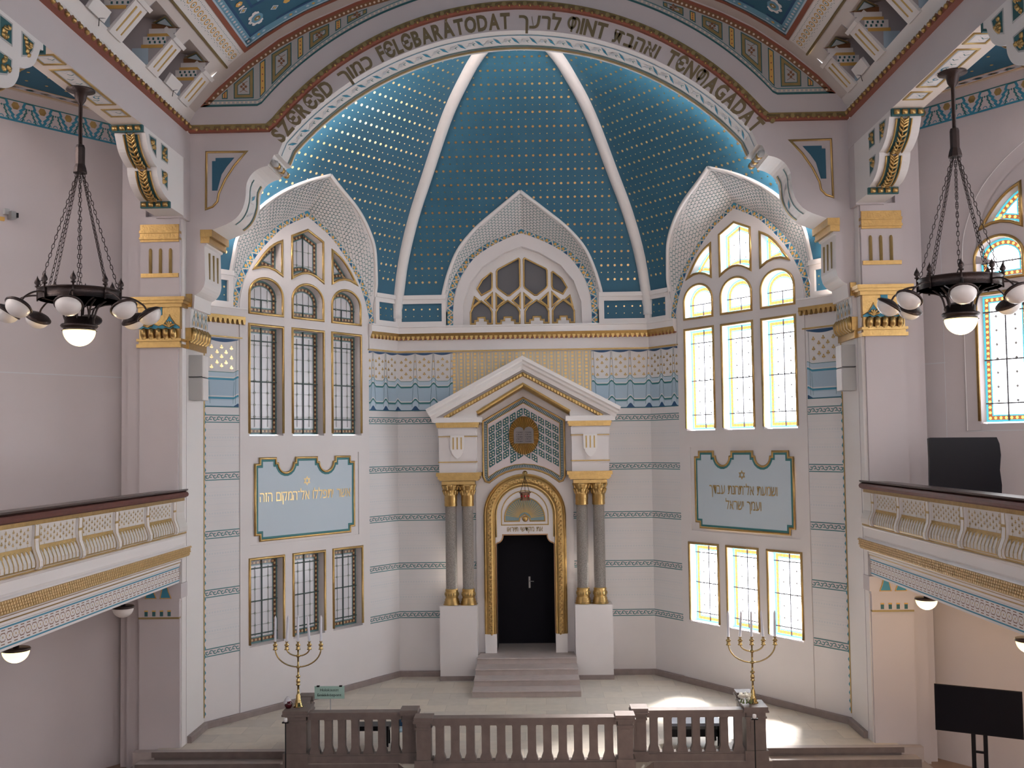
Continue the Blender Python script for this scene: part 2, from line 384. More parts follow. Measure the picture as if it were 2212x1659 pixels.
def window(F, u0, kind, P, G, depth=.2, wall=PLASTER):
    """a light: reveal, gilded frame, coloured border, leaded panes"""
    WN[0] += 1
    P = [(u+u0, z) for u, z in P]; us = [p[0] for p in P]; zs = [p[1] for p in P]; uc = (min(us)+max(us))/2; z0, z1 = min(zs), max(zs)
    w = place('window_%d' % WN[0], F(uc, z0, 0)); HB = .009
    b = MB(F)
    I = inset(P, .035)
    for i in range(len(I)):
        j = (i+1) % len(I); b.quad([(*I[i], -depth), (*I[j], -depth), (*I[j], .025), (*I[i], .025)], wall)
    b.build('reveal', w)
    b = MB(F)
    if kind in ('low', 'tall'):   # the gilt bead stops above the sill
        q = [(P[0][0], z0+.06), P[3], P[2], (P[1][0], z0+.06)]
        b.bead(q, .068, .045, GOLD, n=.02)
    else: b.bead(P, .068, .045, GOLD, True, n=.02)
    b.build('gilded_frame', w)
    b = MB(F); b.poly(I, -depth-.02, -depth, G['clear']); b.build('glass', w)
    b = MB(F)
    A1, A2, A3, A4 = inset(I, .03), inset(I, .045), inset(I, .125), inset(I, .155)
    def ring(o, i, n, m):
        a = [b.vert((*p, n)) for p in o]; c = [b.vert((*p, n)) for p in i]
        for k in range(len(a)): b.face((a[k], a[(k+1) % len(a)], c[(k+1) % len(a)], c[k]), m)
    ring(I, A2, -depth+.006, G['teal']); ring(A2, A3, -depth+.006, G['red']); ring(A3, A4, -depth+.006, G['teal'])
    mid = inset(I, .085); mid.append(mid[0])
    for k, ((x, y), t) in enumerate(resample(mid, .115)[:-1]): b.ngon(x, y, .034, 6, -depth+.012, -depth+.012, G['gold'])
    b.build('coloured_border', w)
    b = MB(F); d = -depth+.02
    def clip_line(x0, y0, x1, y1, wd, m, n=d):
        k = 60; run = []
        for i in range(k+1):
            x, y = x0+(x1-x0)*i/k, y0+(y1-y0)*i/k
            if inside_poly(x, y, A4): run.append((x, y))
            elif run:
                if len(run) > 1: b.ribbon([run[0], run[-1]], wd, n, m, n0=n-.012)
                run = []
        if len(run) > 1: b.ribbon([run[0], run[-1]], wd, n, m, n0=n-.012)
    ul, ur = min(us), max(us)
    if kind in ('low', 'tall'):
        b.box(uc-.014, uc+.014, z0+.06, z1-.03, d-.01, d+.012, G['lead'])
        hb = [z0+.26, (z0+z1)/2, z1-.26] if kind == 'low' else [z0+.43, z0+1.36, z1-.38]
        for h in hb: b.box(ul+.05, ur-.05, h-.014, h+.014, d-.01, d+.015, G['lead'])
        n = round((z1-z0-.36)/.32)
        for i in range(1, n): h = z0+.18+(z1-z0-.36)*i/n; clip_line(ul, h, ur, h, .007, G['thin'])
        for u in (uc-.205, uc+.205):
            clip_line(u, z0, u, z1, .007, G['thin'])
            for i in range(1, n):
                h = z0+.18+(z1-z0-.36)*i/n; b.ngon(u, h, .034, 4, d-.01, d+.004, G['thin'])
    elif kind == 'arch':
        b.box(ul+.05, ur-.05, 10.27, 10.297, d-.01, d+.015, G['lead']); b.box(uc-.014, uc+.014, z0+.06, 10.28, d-.01, d+.012, G['lead'])
        for u in (uc-.2, uc, uc+.2): clip_line(u, z0, u, z1, .007, G['thin'])
        for u in (uc-.2, uc+.2): b.ngon(u, 10.28, .034, 4, d-.01, d+.018, G['thin'])
    elif kind == 'centre':
        b.box(uc-.013, uc+.013, z0+.12, z1-.1, d-.01, d+.012, G['lead'])
        for u in (uc-.2, uc+.2): clip_line(u, z0, u, z1, .007, G['thin'])
        for h in (11.33, 11.7): clip_line(ul, h, ur, h, .007, G['thin']); [b.ngon(u, h, .034, 4, d-.01, d+.004, G['thin']) for u in (uc-.2, uc+.2)]
    else:
        clip_line(uc-.05, z0, uc-.05, z1, .007, G['thin']); clip_line(ul, 11.3, ur, 11.3, .007, G['thin'])
    b.build('leading', w)
    return w

# ---- painted ornament on the wall strips
BANDS = [7.35, 5.97, 4.59, 3.21, 1.83]
def bumpw(x, per=.5, c=.25, w=.12):
    d = (x-c) % per; d = min(d, per-d)
    return .5+.5*cos(pi*d/w) if d < w else 0
def strip_poly(b, x0, x1, lo, hi, n, m, st=.025):
    k = max(2, int((x1-x0)/st)); A = []; B = []
    for i in range(k+1): x = x0+(x1-x0)*i/k; A.append(b.vert((x, lo(x), n))); B.append(b.vert((x, hi(x), n)))
    for i in range(k): b.face((A[i], A[i+1], B[i+1], B[i]), m)
def trefoil(b, x, z, r, n, m):
    for a in (90, -30+0, 210): b.ngon(x+r*.55*cos(radians(a)), z+r*.5*sin(radians(a)), r*.44, 6, n, n, m)
    b.quad([(x-r*.1, z-r*1.1, n), (x+r*.1, z-r*1.1, n), (x+r*.1, z, n), (x-r*.1, z, n)], m)
def drapery(F, x0, x1, per=.5, phase=.25, folds=True):
    b = MB(F); n = .012
    W_ = (lambda x: bumpw(x, per, phase, .13)) if folds else (lambda x: max(0, 1-(x-x0)/.14)*.0+max(0, 1-abs(x1-.02-x)/.13)*.6)
    sag = (lambda x: .05*abs(sin(pi*(x-phase)/per))) if folds else (lambda x: .075*sin(pi*(x-x0)/(x1-x0)))
    strip_poly(b, x0, x1, lambda x: 9.185-sag(x), lambda x: 9.2, n, NAVY)
    strip_poly(b, x0, x1, lambda x: 8.22+.10*W_(x), lambda x: 8.375+.10*W_(x), n-.002, LBLUE)
    strip_poly(b, x0, x1, lambda x: 8.375+.10*W_(x), lambda x: 8.388+.10*W_(x), n, TEAL)
    strip_poly(b, x0, x1, lambda x: 7.62+.11*W_(x), lambda x: 8.22+.10*W_(x), n-.002, MBLUE)
    for z, h in ((8.19, .05), (7.73, .05)):
        strip_poly(b, x0, x1, lambda x: z+.11*W_(x)+h, lambda x: z+.11*W_(x)+h+.03, n, STRIPE)
        strip_poly(b, x0, x1, lambda x: z+.11*W_(x), lambda x: z+.11*W_(x)+h, n+.001, TURQ if not folds else TEAL)
    strip_poly(b, x0, x1, lambda x: 7.56+.11*W_(x), lambda x: 7.70+.11*W_(x), n+.001, LBLUE)
    strip_poly(b, x0, x1, lambda x: 7.545, lambda x: 7.56+.12*W_(x), n+.002, NAVY)
    strip_poly(b, x0, x1, lambda x: 7.53, lambda x: 7.548, n+.002, TEAL)
    k0 = math.ceil((x0-phase)/per); k = k0
    while folds and phase+k*per < x1:
        c = phase+k*per
        for sg in (-1, 1):
            if x0 < c+sg*.1 < x1: b.ribbon([(c+sg*.015, 9.17), (c+sg*.05, 8.45), (c+sg*.1, 7.65)], .009, n+.004, TEALD)
        for j in range(3):
            for zz in range(3): trefoil(b, c, 8.52+.22*zz, .035, n+.003, OCHRE) if j == 0 else None
        k += 1
    k = k0-1
    while folds and phase+(k+.5)*per < x1:
        c = phase+(k+.5)*per
        for dx, zs in ((-.13, (8.5, 8.72, 8.94)), (0, (8.6, 8.84, 9.02)), (.13, (8.5, 8.72, 8.94))):
            if x0+.03 < c+dx < x1-.03:
                for z in zs: trefoil(b, c+dx, z, .048, n+.003, GOLDP)
        k += 1
    if not folds:
        xm = (x0+x1)/2; w = (x1-x0)*.30
        for dx, zs in ((-w, (8.5, 8.74, 8.98)), (-w*.45, (8.62, 8.87)), (0, (8.54, 8.76, 8.99)), (w*.45, (8.62, 8.87)), (w, (8.5, 8.74, 8.98))):
            for z in zs: trefoil(b, xm+dx-.02, z, .056, n+.003, GOLDDOT if x0 < .1 and F(0, 0, 0).x < 0 else GOLDP)
        for s_ in (x0+.1, x1-.14): b.ribbon([(s_, 8.15), (s_+.03*(1 if s_ < xm else -1), 7.62)], .008, n+.004, TEAL)
        b.ribbon([(x1-.06, 9.17), (x1-.10, 7.62)], .008, n+.004, TEALD)
    return b
def vine_bands(b, x0, x1, n=.01, zs=BANDS):
    for z in zs:
        b.quad([(x0, z-.15, n-.002), (x1, z-.15, n-.002), (x1, z-.02, n-.002), (x0, z-.02, n-.002)], PINK)
        for a in (z, z-.17): b.quad([(x0, a-.022, n), (x1, a-.022, n), (x1, a, n), (x0, a, n)], TEAL)
        k = max(1, round((x1-x0)/.105)); zc = z-.096; st = (x1-x0)/k
        for i in range(k):
            c = x0+st*(i+.5); u = 1 if i % 2 else -1
            b.ribbon([(c+.052*cos(radians(a))*(1-.45*(a-20)/320), zc+u*(.006+.042*sin(radians(a))*(1-.35*(a-20)/320))) for a in range(20, 340, 32)], .019, n, TEAL)
            b.ribbon([(c-st*.5, zc-u*.03), (c-st*.2, zc+u*.035), (c+st*.12, zc+u*.045)], .017, n+.001, TEAL)
    for z in zs[:-1]:
        for dz in (.55, .98):
            y = z-dz
            for e in (.07, -.07): b.quad([(x0, y+e, n-.004), (x1, y+e, n-.004), (x1, y+e+.008, n-.004), (x0, y+e+.008, n-.004)], GREYL)
            k = int((x1-x0)/.075)
            for i in range(k):
                x = x0+.03+i*.075; b.quad([(x, y-.018, n-.004), (x+.04, y-.018, n-.004), (x+.04, y+.022, n-.004), (x, y+.022, n-.004)], GREYL)
        for dz in (.36, .765, 1.18): b.quad([(x0, z-dz, n-.004), (x1, z-dz, n-.004), (x1, z-dz+.008, n-.004), (x0, z-dz+.008, n-.004)], GREYL)

# ================================================================== apse walls
def lattice_holes():
    H = [[(-.73, 11.56), (-.70, 11.61), (-.09, 11.93), (-.06, 11.9), (-.06, 11.12), (-.09, 11.06), (-.36, 10.85), (-.43, 10.85), (-.70, 11.06), (-.73, 11.12)]]
    H.append([(-.87, 11.50), (-.9, 11.52), (-1.15, 11.32), (-1.30, 11.06), (-1.18, 10.87), (-.9, 11.02), (-.87, 11.1)])
    H.append([(-.75, 10.9), (-.52, 10.70), (-.75, 10.5)]); H.append([(-.06, 10.9), (-.28, 10.70), (-.06, 10.5)])
    H.append([(-.87, 10.92), (-1.08, 10.72), (-.87, 10.52)]); H.append([(-1.38, 10.82), (-1.24, 10.70), (-1.46, 10.52)])
    for l, r in ((-.76, -.08), (-1.5, -.88)):
        m = (l+r)/2; w = (r-l)/2
        H.append([(l, 10.04)] + [(l, 10.38), (l+w*.25, 10.52), (m, 10.70), (r-w*.25, 10.52), (r, 10.38), (r, 10.04), (r-w*.4, 10.04), (r-w*.4, 10.13), (r-w*.68, 10.13), (r-w*.68, 10.22),
                  (l+w*.68, 10.22), (l+w*.68, 10.13), (l+w*.4, 10.13), (l+w*.4, 10.04)])
    return H+[[(-u, z) for u, z in h] for h in H]
def ring_border(b, F, c, arc, n):
    """gold and turquoise zigzag band round the lunette"""
    P = sides(arc); P = [(u+c, z) for u, z in P]
    b.F = F; w = .17
    b.sweep(P, [(0, n), (-w, n)], TURQ)
    rs = resample(P, .27)
    for i in range(len(rs)-1):
        (x0, y0), t0 = rs[i]; (x1, y1), t1 = rs[i+1]; q0 = Vector((t0.y, -t0.x)); q1 = Vector((t1.y, -t1.x)); mx, my = (x0+x1)/2, (y0+y1)/2; qm = (q0+q1).normalized()
        a = Vector((x0, y0))+q0*.0; m_ = Vector((mx, my))+qm*w; c_ = Vector((x1, y1))
        b.ribbon([tuple(a), tuple(m_), tuple(c_)], .032, n+.004, CREAM)
        for (px, py), col in ((((a+c_)/2+qm*.055), OCHRE), ((m_+(c_-a)*.5-qm*.05), NAVY if i % 2 else OCHRE)):
            b.ngon(px, py, .056, 4, n+.003, n+.003, col, rot=pi/4+atan2(t0.y, t0.x))
def apse_side(sg):
    F = side_frame(sg); p = mk_panel(sg); G = GL_R if sg > 0 else GL_L; nm = 'wall_right' if sg > 0 else 'wall_left'
    c = p.c; lun = [(u+c, z) for u, z in sides(ARC_S)]
    outer = [(0, 0), (LS, 0), (LS, 9.95)]+lun[::-1]+[(0, 9.95)]
    holes = [[(u+c, z) for u, z in P] for _, P in LIGHTS]
    b = MB(F); b.poly(outer, -.3, 0, PLASTER, holes)
    # window bay stands a little proud of the painted strips
    bl = [(u*.905+c, z-.2) for u, z in sides(crom([(2.41, 9.9), (2.40, 10.4), (2.22, 10.93), (1.83, 11.55), (1.03, 12.30), (.45, 12.62), (0, 12.82)], 4))]
    bay = [(1.02, 0), (5.38, 0)]+bl[::-1]
    b.poly(bay, 0, .025, PLASTER, holes+[rect(1.31, 4.98, 4.14, 6.39)])
    # upright strip above the cornice line, between dado and dome
    for a0, a1 in ((0, c-2.3), (c+2.3, LS)): b.quad([(a0, 9.9, .0), (a1, 9.9, 0), (a1, 11.3, 0), (a0, 11.3, 0)], PLASTER)
    for a0, a1 in ((.03, 1.01), (5.39, LS)):
        b.quad([(a0, 1.83, .005), (a1, 1.83, .005), (a1, 9.2, .005), (a0, 9.2, .005)], STRIPE); vine_bands(b, a0, a1)
    # leaf border up the outer corner
    k = 40
    for i in range(k):
        z = .25+i*.19
        if z < 7.5: b.quad([(.005, z, .008), (.055, z+.08, .008), (.005, z+.17, .008), (.0, z+.08, .008)], TURQ)
    ring_border(b, F, c, ARC_S, .008)
    w = b.build(nm, kind='structure')
    d = drapery(F, .03, .99, folds=False); d.build('painted_drapery', w)
    d = drapery(F, 5.40, LS, .5, .06); d.build('painted_drapery', w)
    b = MB(F)   # gold lath over the drapery, cornice, dado panels
    for a0, a1 in ((.0, 1.08), (5.36, LS)):
        b.box(a0, a1, 9.225, 9.255, 0, .05, GOLDP)
    b.box(0, 1.14, 9.93, 9.97, 0, .17, TRIM)
    b.box(0, 1.14, 9.76, 9.93, 0, .14, PLASTER); b.box(0, 1.12, 9.68, 9.76, 0, .12, GOLD)
    for i in range(8): x = .06+i*.14; b.poly([(x, 9.68), (x+.1, 9.68), (x+.07, 9.57), (x+.03, 9.57)], 0, .11, GOLD); b.box(x+.03, x+.085, 9.57, 9.62, 0, .10, RED)
    for a0, a1 in ((.0, .78), (5.62, LS)):
        b.poly(rect(a0, a1, 9.97, 10.84), 0, .09, TRIM, [rect(a0+.14, a1-.14, 10.10, 10.62)])
        b.box(a0+.14, a1-.14, 10.10, 10.62, 0, .02, BLUE); b.box(a0, a1, 10.74, 10.86, 0, .14, TRIM)
        k = 3
        for i in range(k):
            x = a0+.14+(a1-a0-.28)*(i+.5)/k; b.ngon(x, 10.46, .026, 8, .02, .03, GOLDDOT); b.ngon(x, 10.26, .014, 6, .02, .03, GOLDDOT)
    b.build('cornice', w)
    # leaf trim in gold at the outermost corner
    b = MB(F); b.box(-.02, .0, .25, 9.2, 0, .03, GOLDP); b.build('gilded_corner_bead', w)
    for k_, P in LIGHTS: window(F, c, k_, P, G)
    # plaque
    plaque(F, c-.075, sg)
    return w
def plaque(F, c, sg):
    L, R, T, B = -1.65, 1.67, 6.27, 4.24; k = .15
    P = [(L+k, B), (R-k, B), (R-k, B+k), (R, B+k), (R, T-k), (R-k, T-k), (R-k, T)]
    for cc in (.68, -.68):
        e = .33
        P += [(cc+e, T), (cc+e, T-.13), (cc+e-.07, T-.13)]+[(cc+(e-.07)*cos(radians(a)), T-.13-.25*sin(radians(a))) for a in range(20, 161, 20)]+[(cc-e+.07, T-.13), (cc-e, T-.13), (cc-e, T)]
    P += [(L+k, T), (L+k, T-k), (L, T-k), (L, B+k), (L+k, B+k)]
    P = [(c+u, z) for u, z in P]
    side = 'left' if sg < 0 else 'right'
    t = thing('wall_plaque', 'pale blue scalloped plaque with %s gold Hebrew lettering on the %s apse wall' % ('one line of' if sg < 0 else 'two lines of', side), 'plaque', F(c, 4.24, .05))
    b = MB(F); b.poly(P, 0, .03, PLAQ); b.build('panel', t)
    b = MB(F); b.bead(P, .06, .04, GOLD, True, n=.02); b.build('gilded_edge', t)
    b = MB(F); b.ribbon(inset(P, .055), .05, .035, TEAL, True); b.build('teal_line', t)
    b = MB(F); n = .042; zc = 5.67
    for r in (90, -90): b.ribbon([(c+.105*cos(radians(r+120*i)), zc+.105*sin(radians(r+120*i))) for i in range(3)], .02, n, GOLDDOT if sg < 0 else GOLDP, True)
    b.build('star', t)
    b = MB(F); fl = -1 if sg > 0 else 1; gm = GOLDDOT if sg < 0 else GOLDP
    if sg < 0: word(b, 'אשר יתפללו אל־המקום הזה'[::-1], lambda x, y: (c+.0+x, 5.19+y, n), gm, .38, 3.05, .0, .06)
    else:
        word(b, 'ושמעת אל־תחנת עבדך'[::-1], lambda x, y: (c-x, 5.16+y, n), gm, .38, 2.3, .0, .06)
        word(b, 'ועמך ישראל'[::-1], lambda x, y: (c-.02-x, 4.83-.06+y, n), gm, .38, 1.2, .0, .06)
    b.build('inscription', t)

def apse_back():
    F = BACK; p = mk_panel(0)
    lun = sides(ARC_C)
    b = MB(F)
    inner = [(u*.80, z) for u, z in [(-1.72/.8, 9.95)]+[(-1.7/.8, 10.6), (-1.5/.8, 11.2), (-1.12/.8, 11.68), (-.5/.8, 12.06), (0, 12.24), (.5/.8, 12.06), (1.12/.8, 11.68), (1.5/.8, 11.2), (1.7/.8, 10.6), (1.72/.8, 9.95)]]
    b.poly([(-CX, 0), (CX, 0), (CX, 9.95)]+lun[::-1]+[(-CX, 9.95)], -.3, 0, PLASTER, [inner, rect(-.98, .98, .2, 4.25)])
    for sg in (-1, 1): a0, a1 = sorted((sg*2.12, sg*CX)); b.quad([(a0, 9.9, 0), (a1, 9.9, 0), (a1, 11.3, 0), (a0, 11.3, 0)], PLASTER)
    # white moulding round the lattice window
    mo = sides(crom([(1.99, 9.95), (1.97, 10.6), (1.80, 11.25), (1.42, 11.86), (.9, 12.24), (.35, 12.5), (0, 12.62)], 4))
    b.poly(mo, 0, .06, PLASTER, [inner])
    for a0, a1 in ((-CX, -1.15), (1.15, CX)):
        b.quad([(a0, 1.83, .004), (a1, 1.83, .004), (a1, 9.2, .004), (a0, 9.2, .004)], STRIPE); vine_bands(b, a0, a1)
    ring_border(b, F, 0, ARC_C, .008)
    w = b.build('wall_back', kind='structure')
    # gold brocade ground behind the gable
    b = MB(F); b.quad([(-2.03, 7.9, .008), (1.97, 7.9, .008), (1.97, 9.2, .008), (-2.03, 9.2, .008)], mat('brocade_ground', (.46, .43, .37), .6))
    nx, nz = 40, 13
    for i in range(nx):
        for j in range(nz):
            x = -1.98+i*.1; z = 7.95+j*.1
            if i % 4 == 0: b.ngon(x, z, .043, 6, .011, .011, GLINE)
            elif i % 4 == 2: b.ngon(x, z, .046, 4, .011, .011, GLINE, rot=pi/4)
        if i % 2: b.quad([(x-.011, 7.92, .011), (x+.011, 7.92, .011), (x+.011, 9.19, .011), (x-.011, 9.19, .011)], GLINE)
    b.build('painted_brocade', w)
    drapery(F, -CX, -2.03, .53, -2.05).build('painted_drapery', w); drapery(F, 1.97, CX, .53, 2.0).build('painted_drapery', w)
    # lattice window
    WN[0] += 1; wl = place('window_%d' % WN[0], (0, CY, 9.97))
    b = MB(F); H = lattice_holes()
    fr = [(-1.74, 9.97), (-1.72, 10.6), (-1.52, 11.2), (-1.13, 11.7), (-.5, 12.08), (0, 12.26), (.5, 12.08), (1.13, 11.7), (1.52, 11.2), (1.72, 10.6), (1.74, 9.97)]
    b.poly(fr, -.26, -.16, TRIM, H); b.build('tracery', wl)
    b = MB(F)
    for h in H: b.bead(h, .05, .03, GOLD, True, n=-.16)
    b.build('gilded_beads', wl)
    gm = glow('frosted_glass', (.70, .72, .80), E_LATT, (.10, .095, .10))
    b = MB(F); b.poly([(u*.98, z) for u, z in fr], -.32, -.30, gm); b.build('frosted_glass', wl)
    b = MB(F); b.sweep(fr, [(-.03, 0), (.0, .0), (.0, -.2)], PLASTER); b.build('reveal', wl)
    # cornice round the apse
    F3 = WORLD
    def pt(sg, s): q = side_frame(sg)(s, 0, 0); return (q.x, q.y)
    path = [pt(-1, 5.40), (-CX, CY), (CX, CY), pt(1, 5.40)]
    b = MB(); b.sweep(path, [(0, 9.97), (-.19, 9.97), (-.19, 9.93), (-.15, 9.92), (-.15, 9.76), (-.17, 9.75), (-.12, 9.66), (-.10, 9.6), (-.05, 9.6), (-.05, 9.27), (-.07, 9.26), (-.07, 9.22), (0, 9.22)],
                      [TRIM, TRIM, TRIM, TRIM, TRIM, GOLD, GOLD, GOLD, PLASTER, PLASTER, GOLDP, GOLDP])
    for (x0, y0), (x1, y1) in zip(path, path[1:]):
        L = hypot(x1-x0, y1-y0); ux, uy = (x1-x0)/L, (y1-y0)/L; b.F = frame((x0, y0, 0), (ux, uy, 0), (0, 0, 1), (uy, -ux, 0)); n = round(L/.14)
        for i in range(n):
            x = (i+.5)*L/n; b.poly([(x-.05, 9.67), (x+.05, 9.67), (x+.02, 9.56), (x-.02, 9.56)], .05, .13, GOLD); b.box(x+.03, x+.09, 9.57, 9.61, .05, .11, RED)
    b.F = WORLD; b.build('cornice', w)
    b = MB(F)
    for a0, a1 in ((-CX, -2.2), (2.2, CX)):
        b.poly(rect(a0, a1, 9.97, 10.84), 0, .09, TRIM, [rect(a0+.15, a1-.12, 10.10, 10.62)]); b.box(a0+.15, a1-.12, 10.10, 10.62, 0, .02, BLUE); b.box(a0, a1, 10.74, 10.86, 0, .14, TRIM)
        for i in range(5):
            x = a0+.15+(a1-a0-.27)*(i+.5)/5; b.ngon(x, 10.46, .026, 8, .02, .03, GOLDDOT); b.ngon(x, 10.26, .014, 6, .02, .03, GOLDDOT)
    b.build('dado_panels', w)

# ================================================================== dome and lunettes
def dome():
    for kind in (-1, 0, 1):
        p = mk_panel(kind); b = MB()
        fa = dome_f(p.outl[-1][1]); fs = sorted(set([.0+i*.02 for i in range(51)]+[fa]+[fa-.004, fa-.01]))
        for f0, f1 in zip(fs, fs[1:]):
            z0, z1 = dome_z(f0), dome_z(f1); (a0, c0), (a1, c1) = p.lims(f0), p.lims(f1)
            h0, h1 = p.hole(z0), p.hole(z1)
            if h0 is None: b.quad([p.dome(a0, f0), p.dome(c0, f0), p.dome(c1, f1), p.dome(a1, f1)], BLUE)
            else:
                if h1 is None: h1 = (p.c+p.outl[-1][0],)*2
                if z1 < p.outl[0][1]: continue
                b.quad([p.dome(a0, f0), p.dome(max(a0, h0[0]), f0), p.dome(max(a1, h1[0]), f1), p.dome(a1, f1)], BLUE)
                b.quad([p.dome(min(c0, h0[1]), f0), p.dome(c0, f0), p.dome(c1, f1), p.dome(min(c1, h1[1]), f1)], BLUE)
        # gilded stars in rows
        arc = 0; F_ = [0]; A_ = [0]; n = 400
        for i in range(1, n+1):
            f = i/n; arc += hypot(p.H/n, dome_z(f)-dome_z((i-1)/n)); F_.append(f); A_.append(arc)
        a = .74 if kind == 0 else .80; row = 0
        while a < A_[-1]-.6:
            f = lerp_tab(a, A_, F_); z = dome_z(f); l, r = p.lims(f); h = p.hole(z); r_ = .036 if row % 2 == 0 else .017
            k0 = math.ceil((l+.25-p.apex)/.19); k1 = math.floor((r-.25-p.apex)/.19); nr = p.norm(f); ax = (p.F(1, 0, 0)-p.F(0, 0, 0)); up = nr.cross(ax)
            for k in range(k0, k1+1):
                s = p.apex+k*.19
                if h and h[0]-.12 < s < h[1]+.12: continue
                c = p.dome(s, f, .012)
                if c.y < 23.9: continue
                b.face([b.vert(c+(ax*cos(2*pi*i/8)+up*sin(2*pi*i/8))*r_) for i in range(8)], GOLDDOT)
            a += .2; row += 1
        b.build('ceiling', None, kind='structure')
        # lunette soffit
        b = MB(); I = p.inner
        for sd, O in ((-1, p.outl), (1, p.outr)):
            n = 46
            def at_len(P, t):
                L = [0]
                for q, r in zip(P, P[1:]): L.append(L[-1]+hypot(r[0]-q[0], r[1]-q[1]))
                return lerp_tab(t*L[-1], L, [q[0] for q in P]), lerp_tab(t*L[-1], L, [q[1] for q in P])
            Ip = [(sd*u+p.c, z) for u, z in I]; Op = [(p.c+u, z) for u, z in O]; Op = [(Op[0][0], 9.95)]+Op
            def S(t, w, off=0):
                q = at_len(Ip, t); r = at_len(Op, t); A = p.F(q[0], q[1], 0); B = p.dome(r[0], max(0, dome_f(max(10.5, r[1])))); B.z = r[1] if r[1] < 10.75 else B.z
                return A.lerp(B, w)
            for i in range(n): b.quad([S(i/n, 0), S((i+1)/n, 0), S((i+1)/n, 1), S(i/n, 1)], mat('lunette_white', (.62, .60, .60), .75))
            cen = S(.6, .5); tt = 0; LI = sum(hypot(I[i+1][0]-I[i][0], I[i+1][1]-I[i][1]) for i in range(len(I)-1)); sp = .112; N_ = int(LI/(sp*.88))
            axis_c = p.F(p.c, 11, .8)
            for i in range(N_):
                t = 1-(i+.35)*sp*.88/LI
                if t < .2: break
                A, B = S(t, 0), S(t, 1); L = (B-A).length; e = (S(min(1, t+.01), .5)-S(max(0, t-.01), .5)).normalized()
                d_ = (B-A).normalized(); nn = d_.cross(e).normalized()
                if nn.dot(axis_c-A) < 0: nn = -nn
                k = 0; w = .07+(sp/2 if i % 2 else 0)
                while w < L-.13:
                    c = A+d_*w+nn*.006
                    b.face([b.vert(c+(d_*cos(pi/6+pi/3*j)+e*sin(pi/6+pi/3*j))*.066) for j in range(6)], TEAL)
                    c = c+nn*.004; b.face([b.vert(c+(d_*cos(pi/4*j)+e*sin(pi/4*j))*.0535) for j in range(8)], mat('lunette_white', (.62, .60, .60), .75))
                    w += sp
            rim = [p.dome(q[0], dome_f(q[1]), .0) for q in Op[1:]]
            b.tube(rim, .05, TRIM, 6)
        b.build('trim_%d' % (2+kind), None, kind='structure')
    for sg in (-1, 1):
        b = MB(); A = Vector((sg*CX, CY, 0)); B = Vector((0, BY, 0)); P = []
        for i in range(40):
            f = i/40*.97; q = A.lerp(B, f); q.z = dome_z(f); n = Vector((B-A).normalized()); P.append(q+Vector((0, 0, -.03)))
        P.insert(0, Vector((P[0].x, P[0].y, 10.2)))
        b.tube(P, .17, TRIM, 8); b.build('trim_%d' % (7+sg), None, kind='structure')

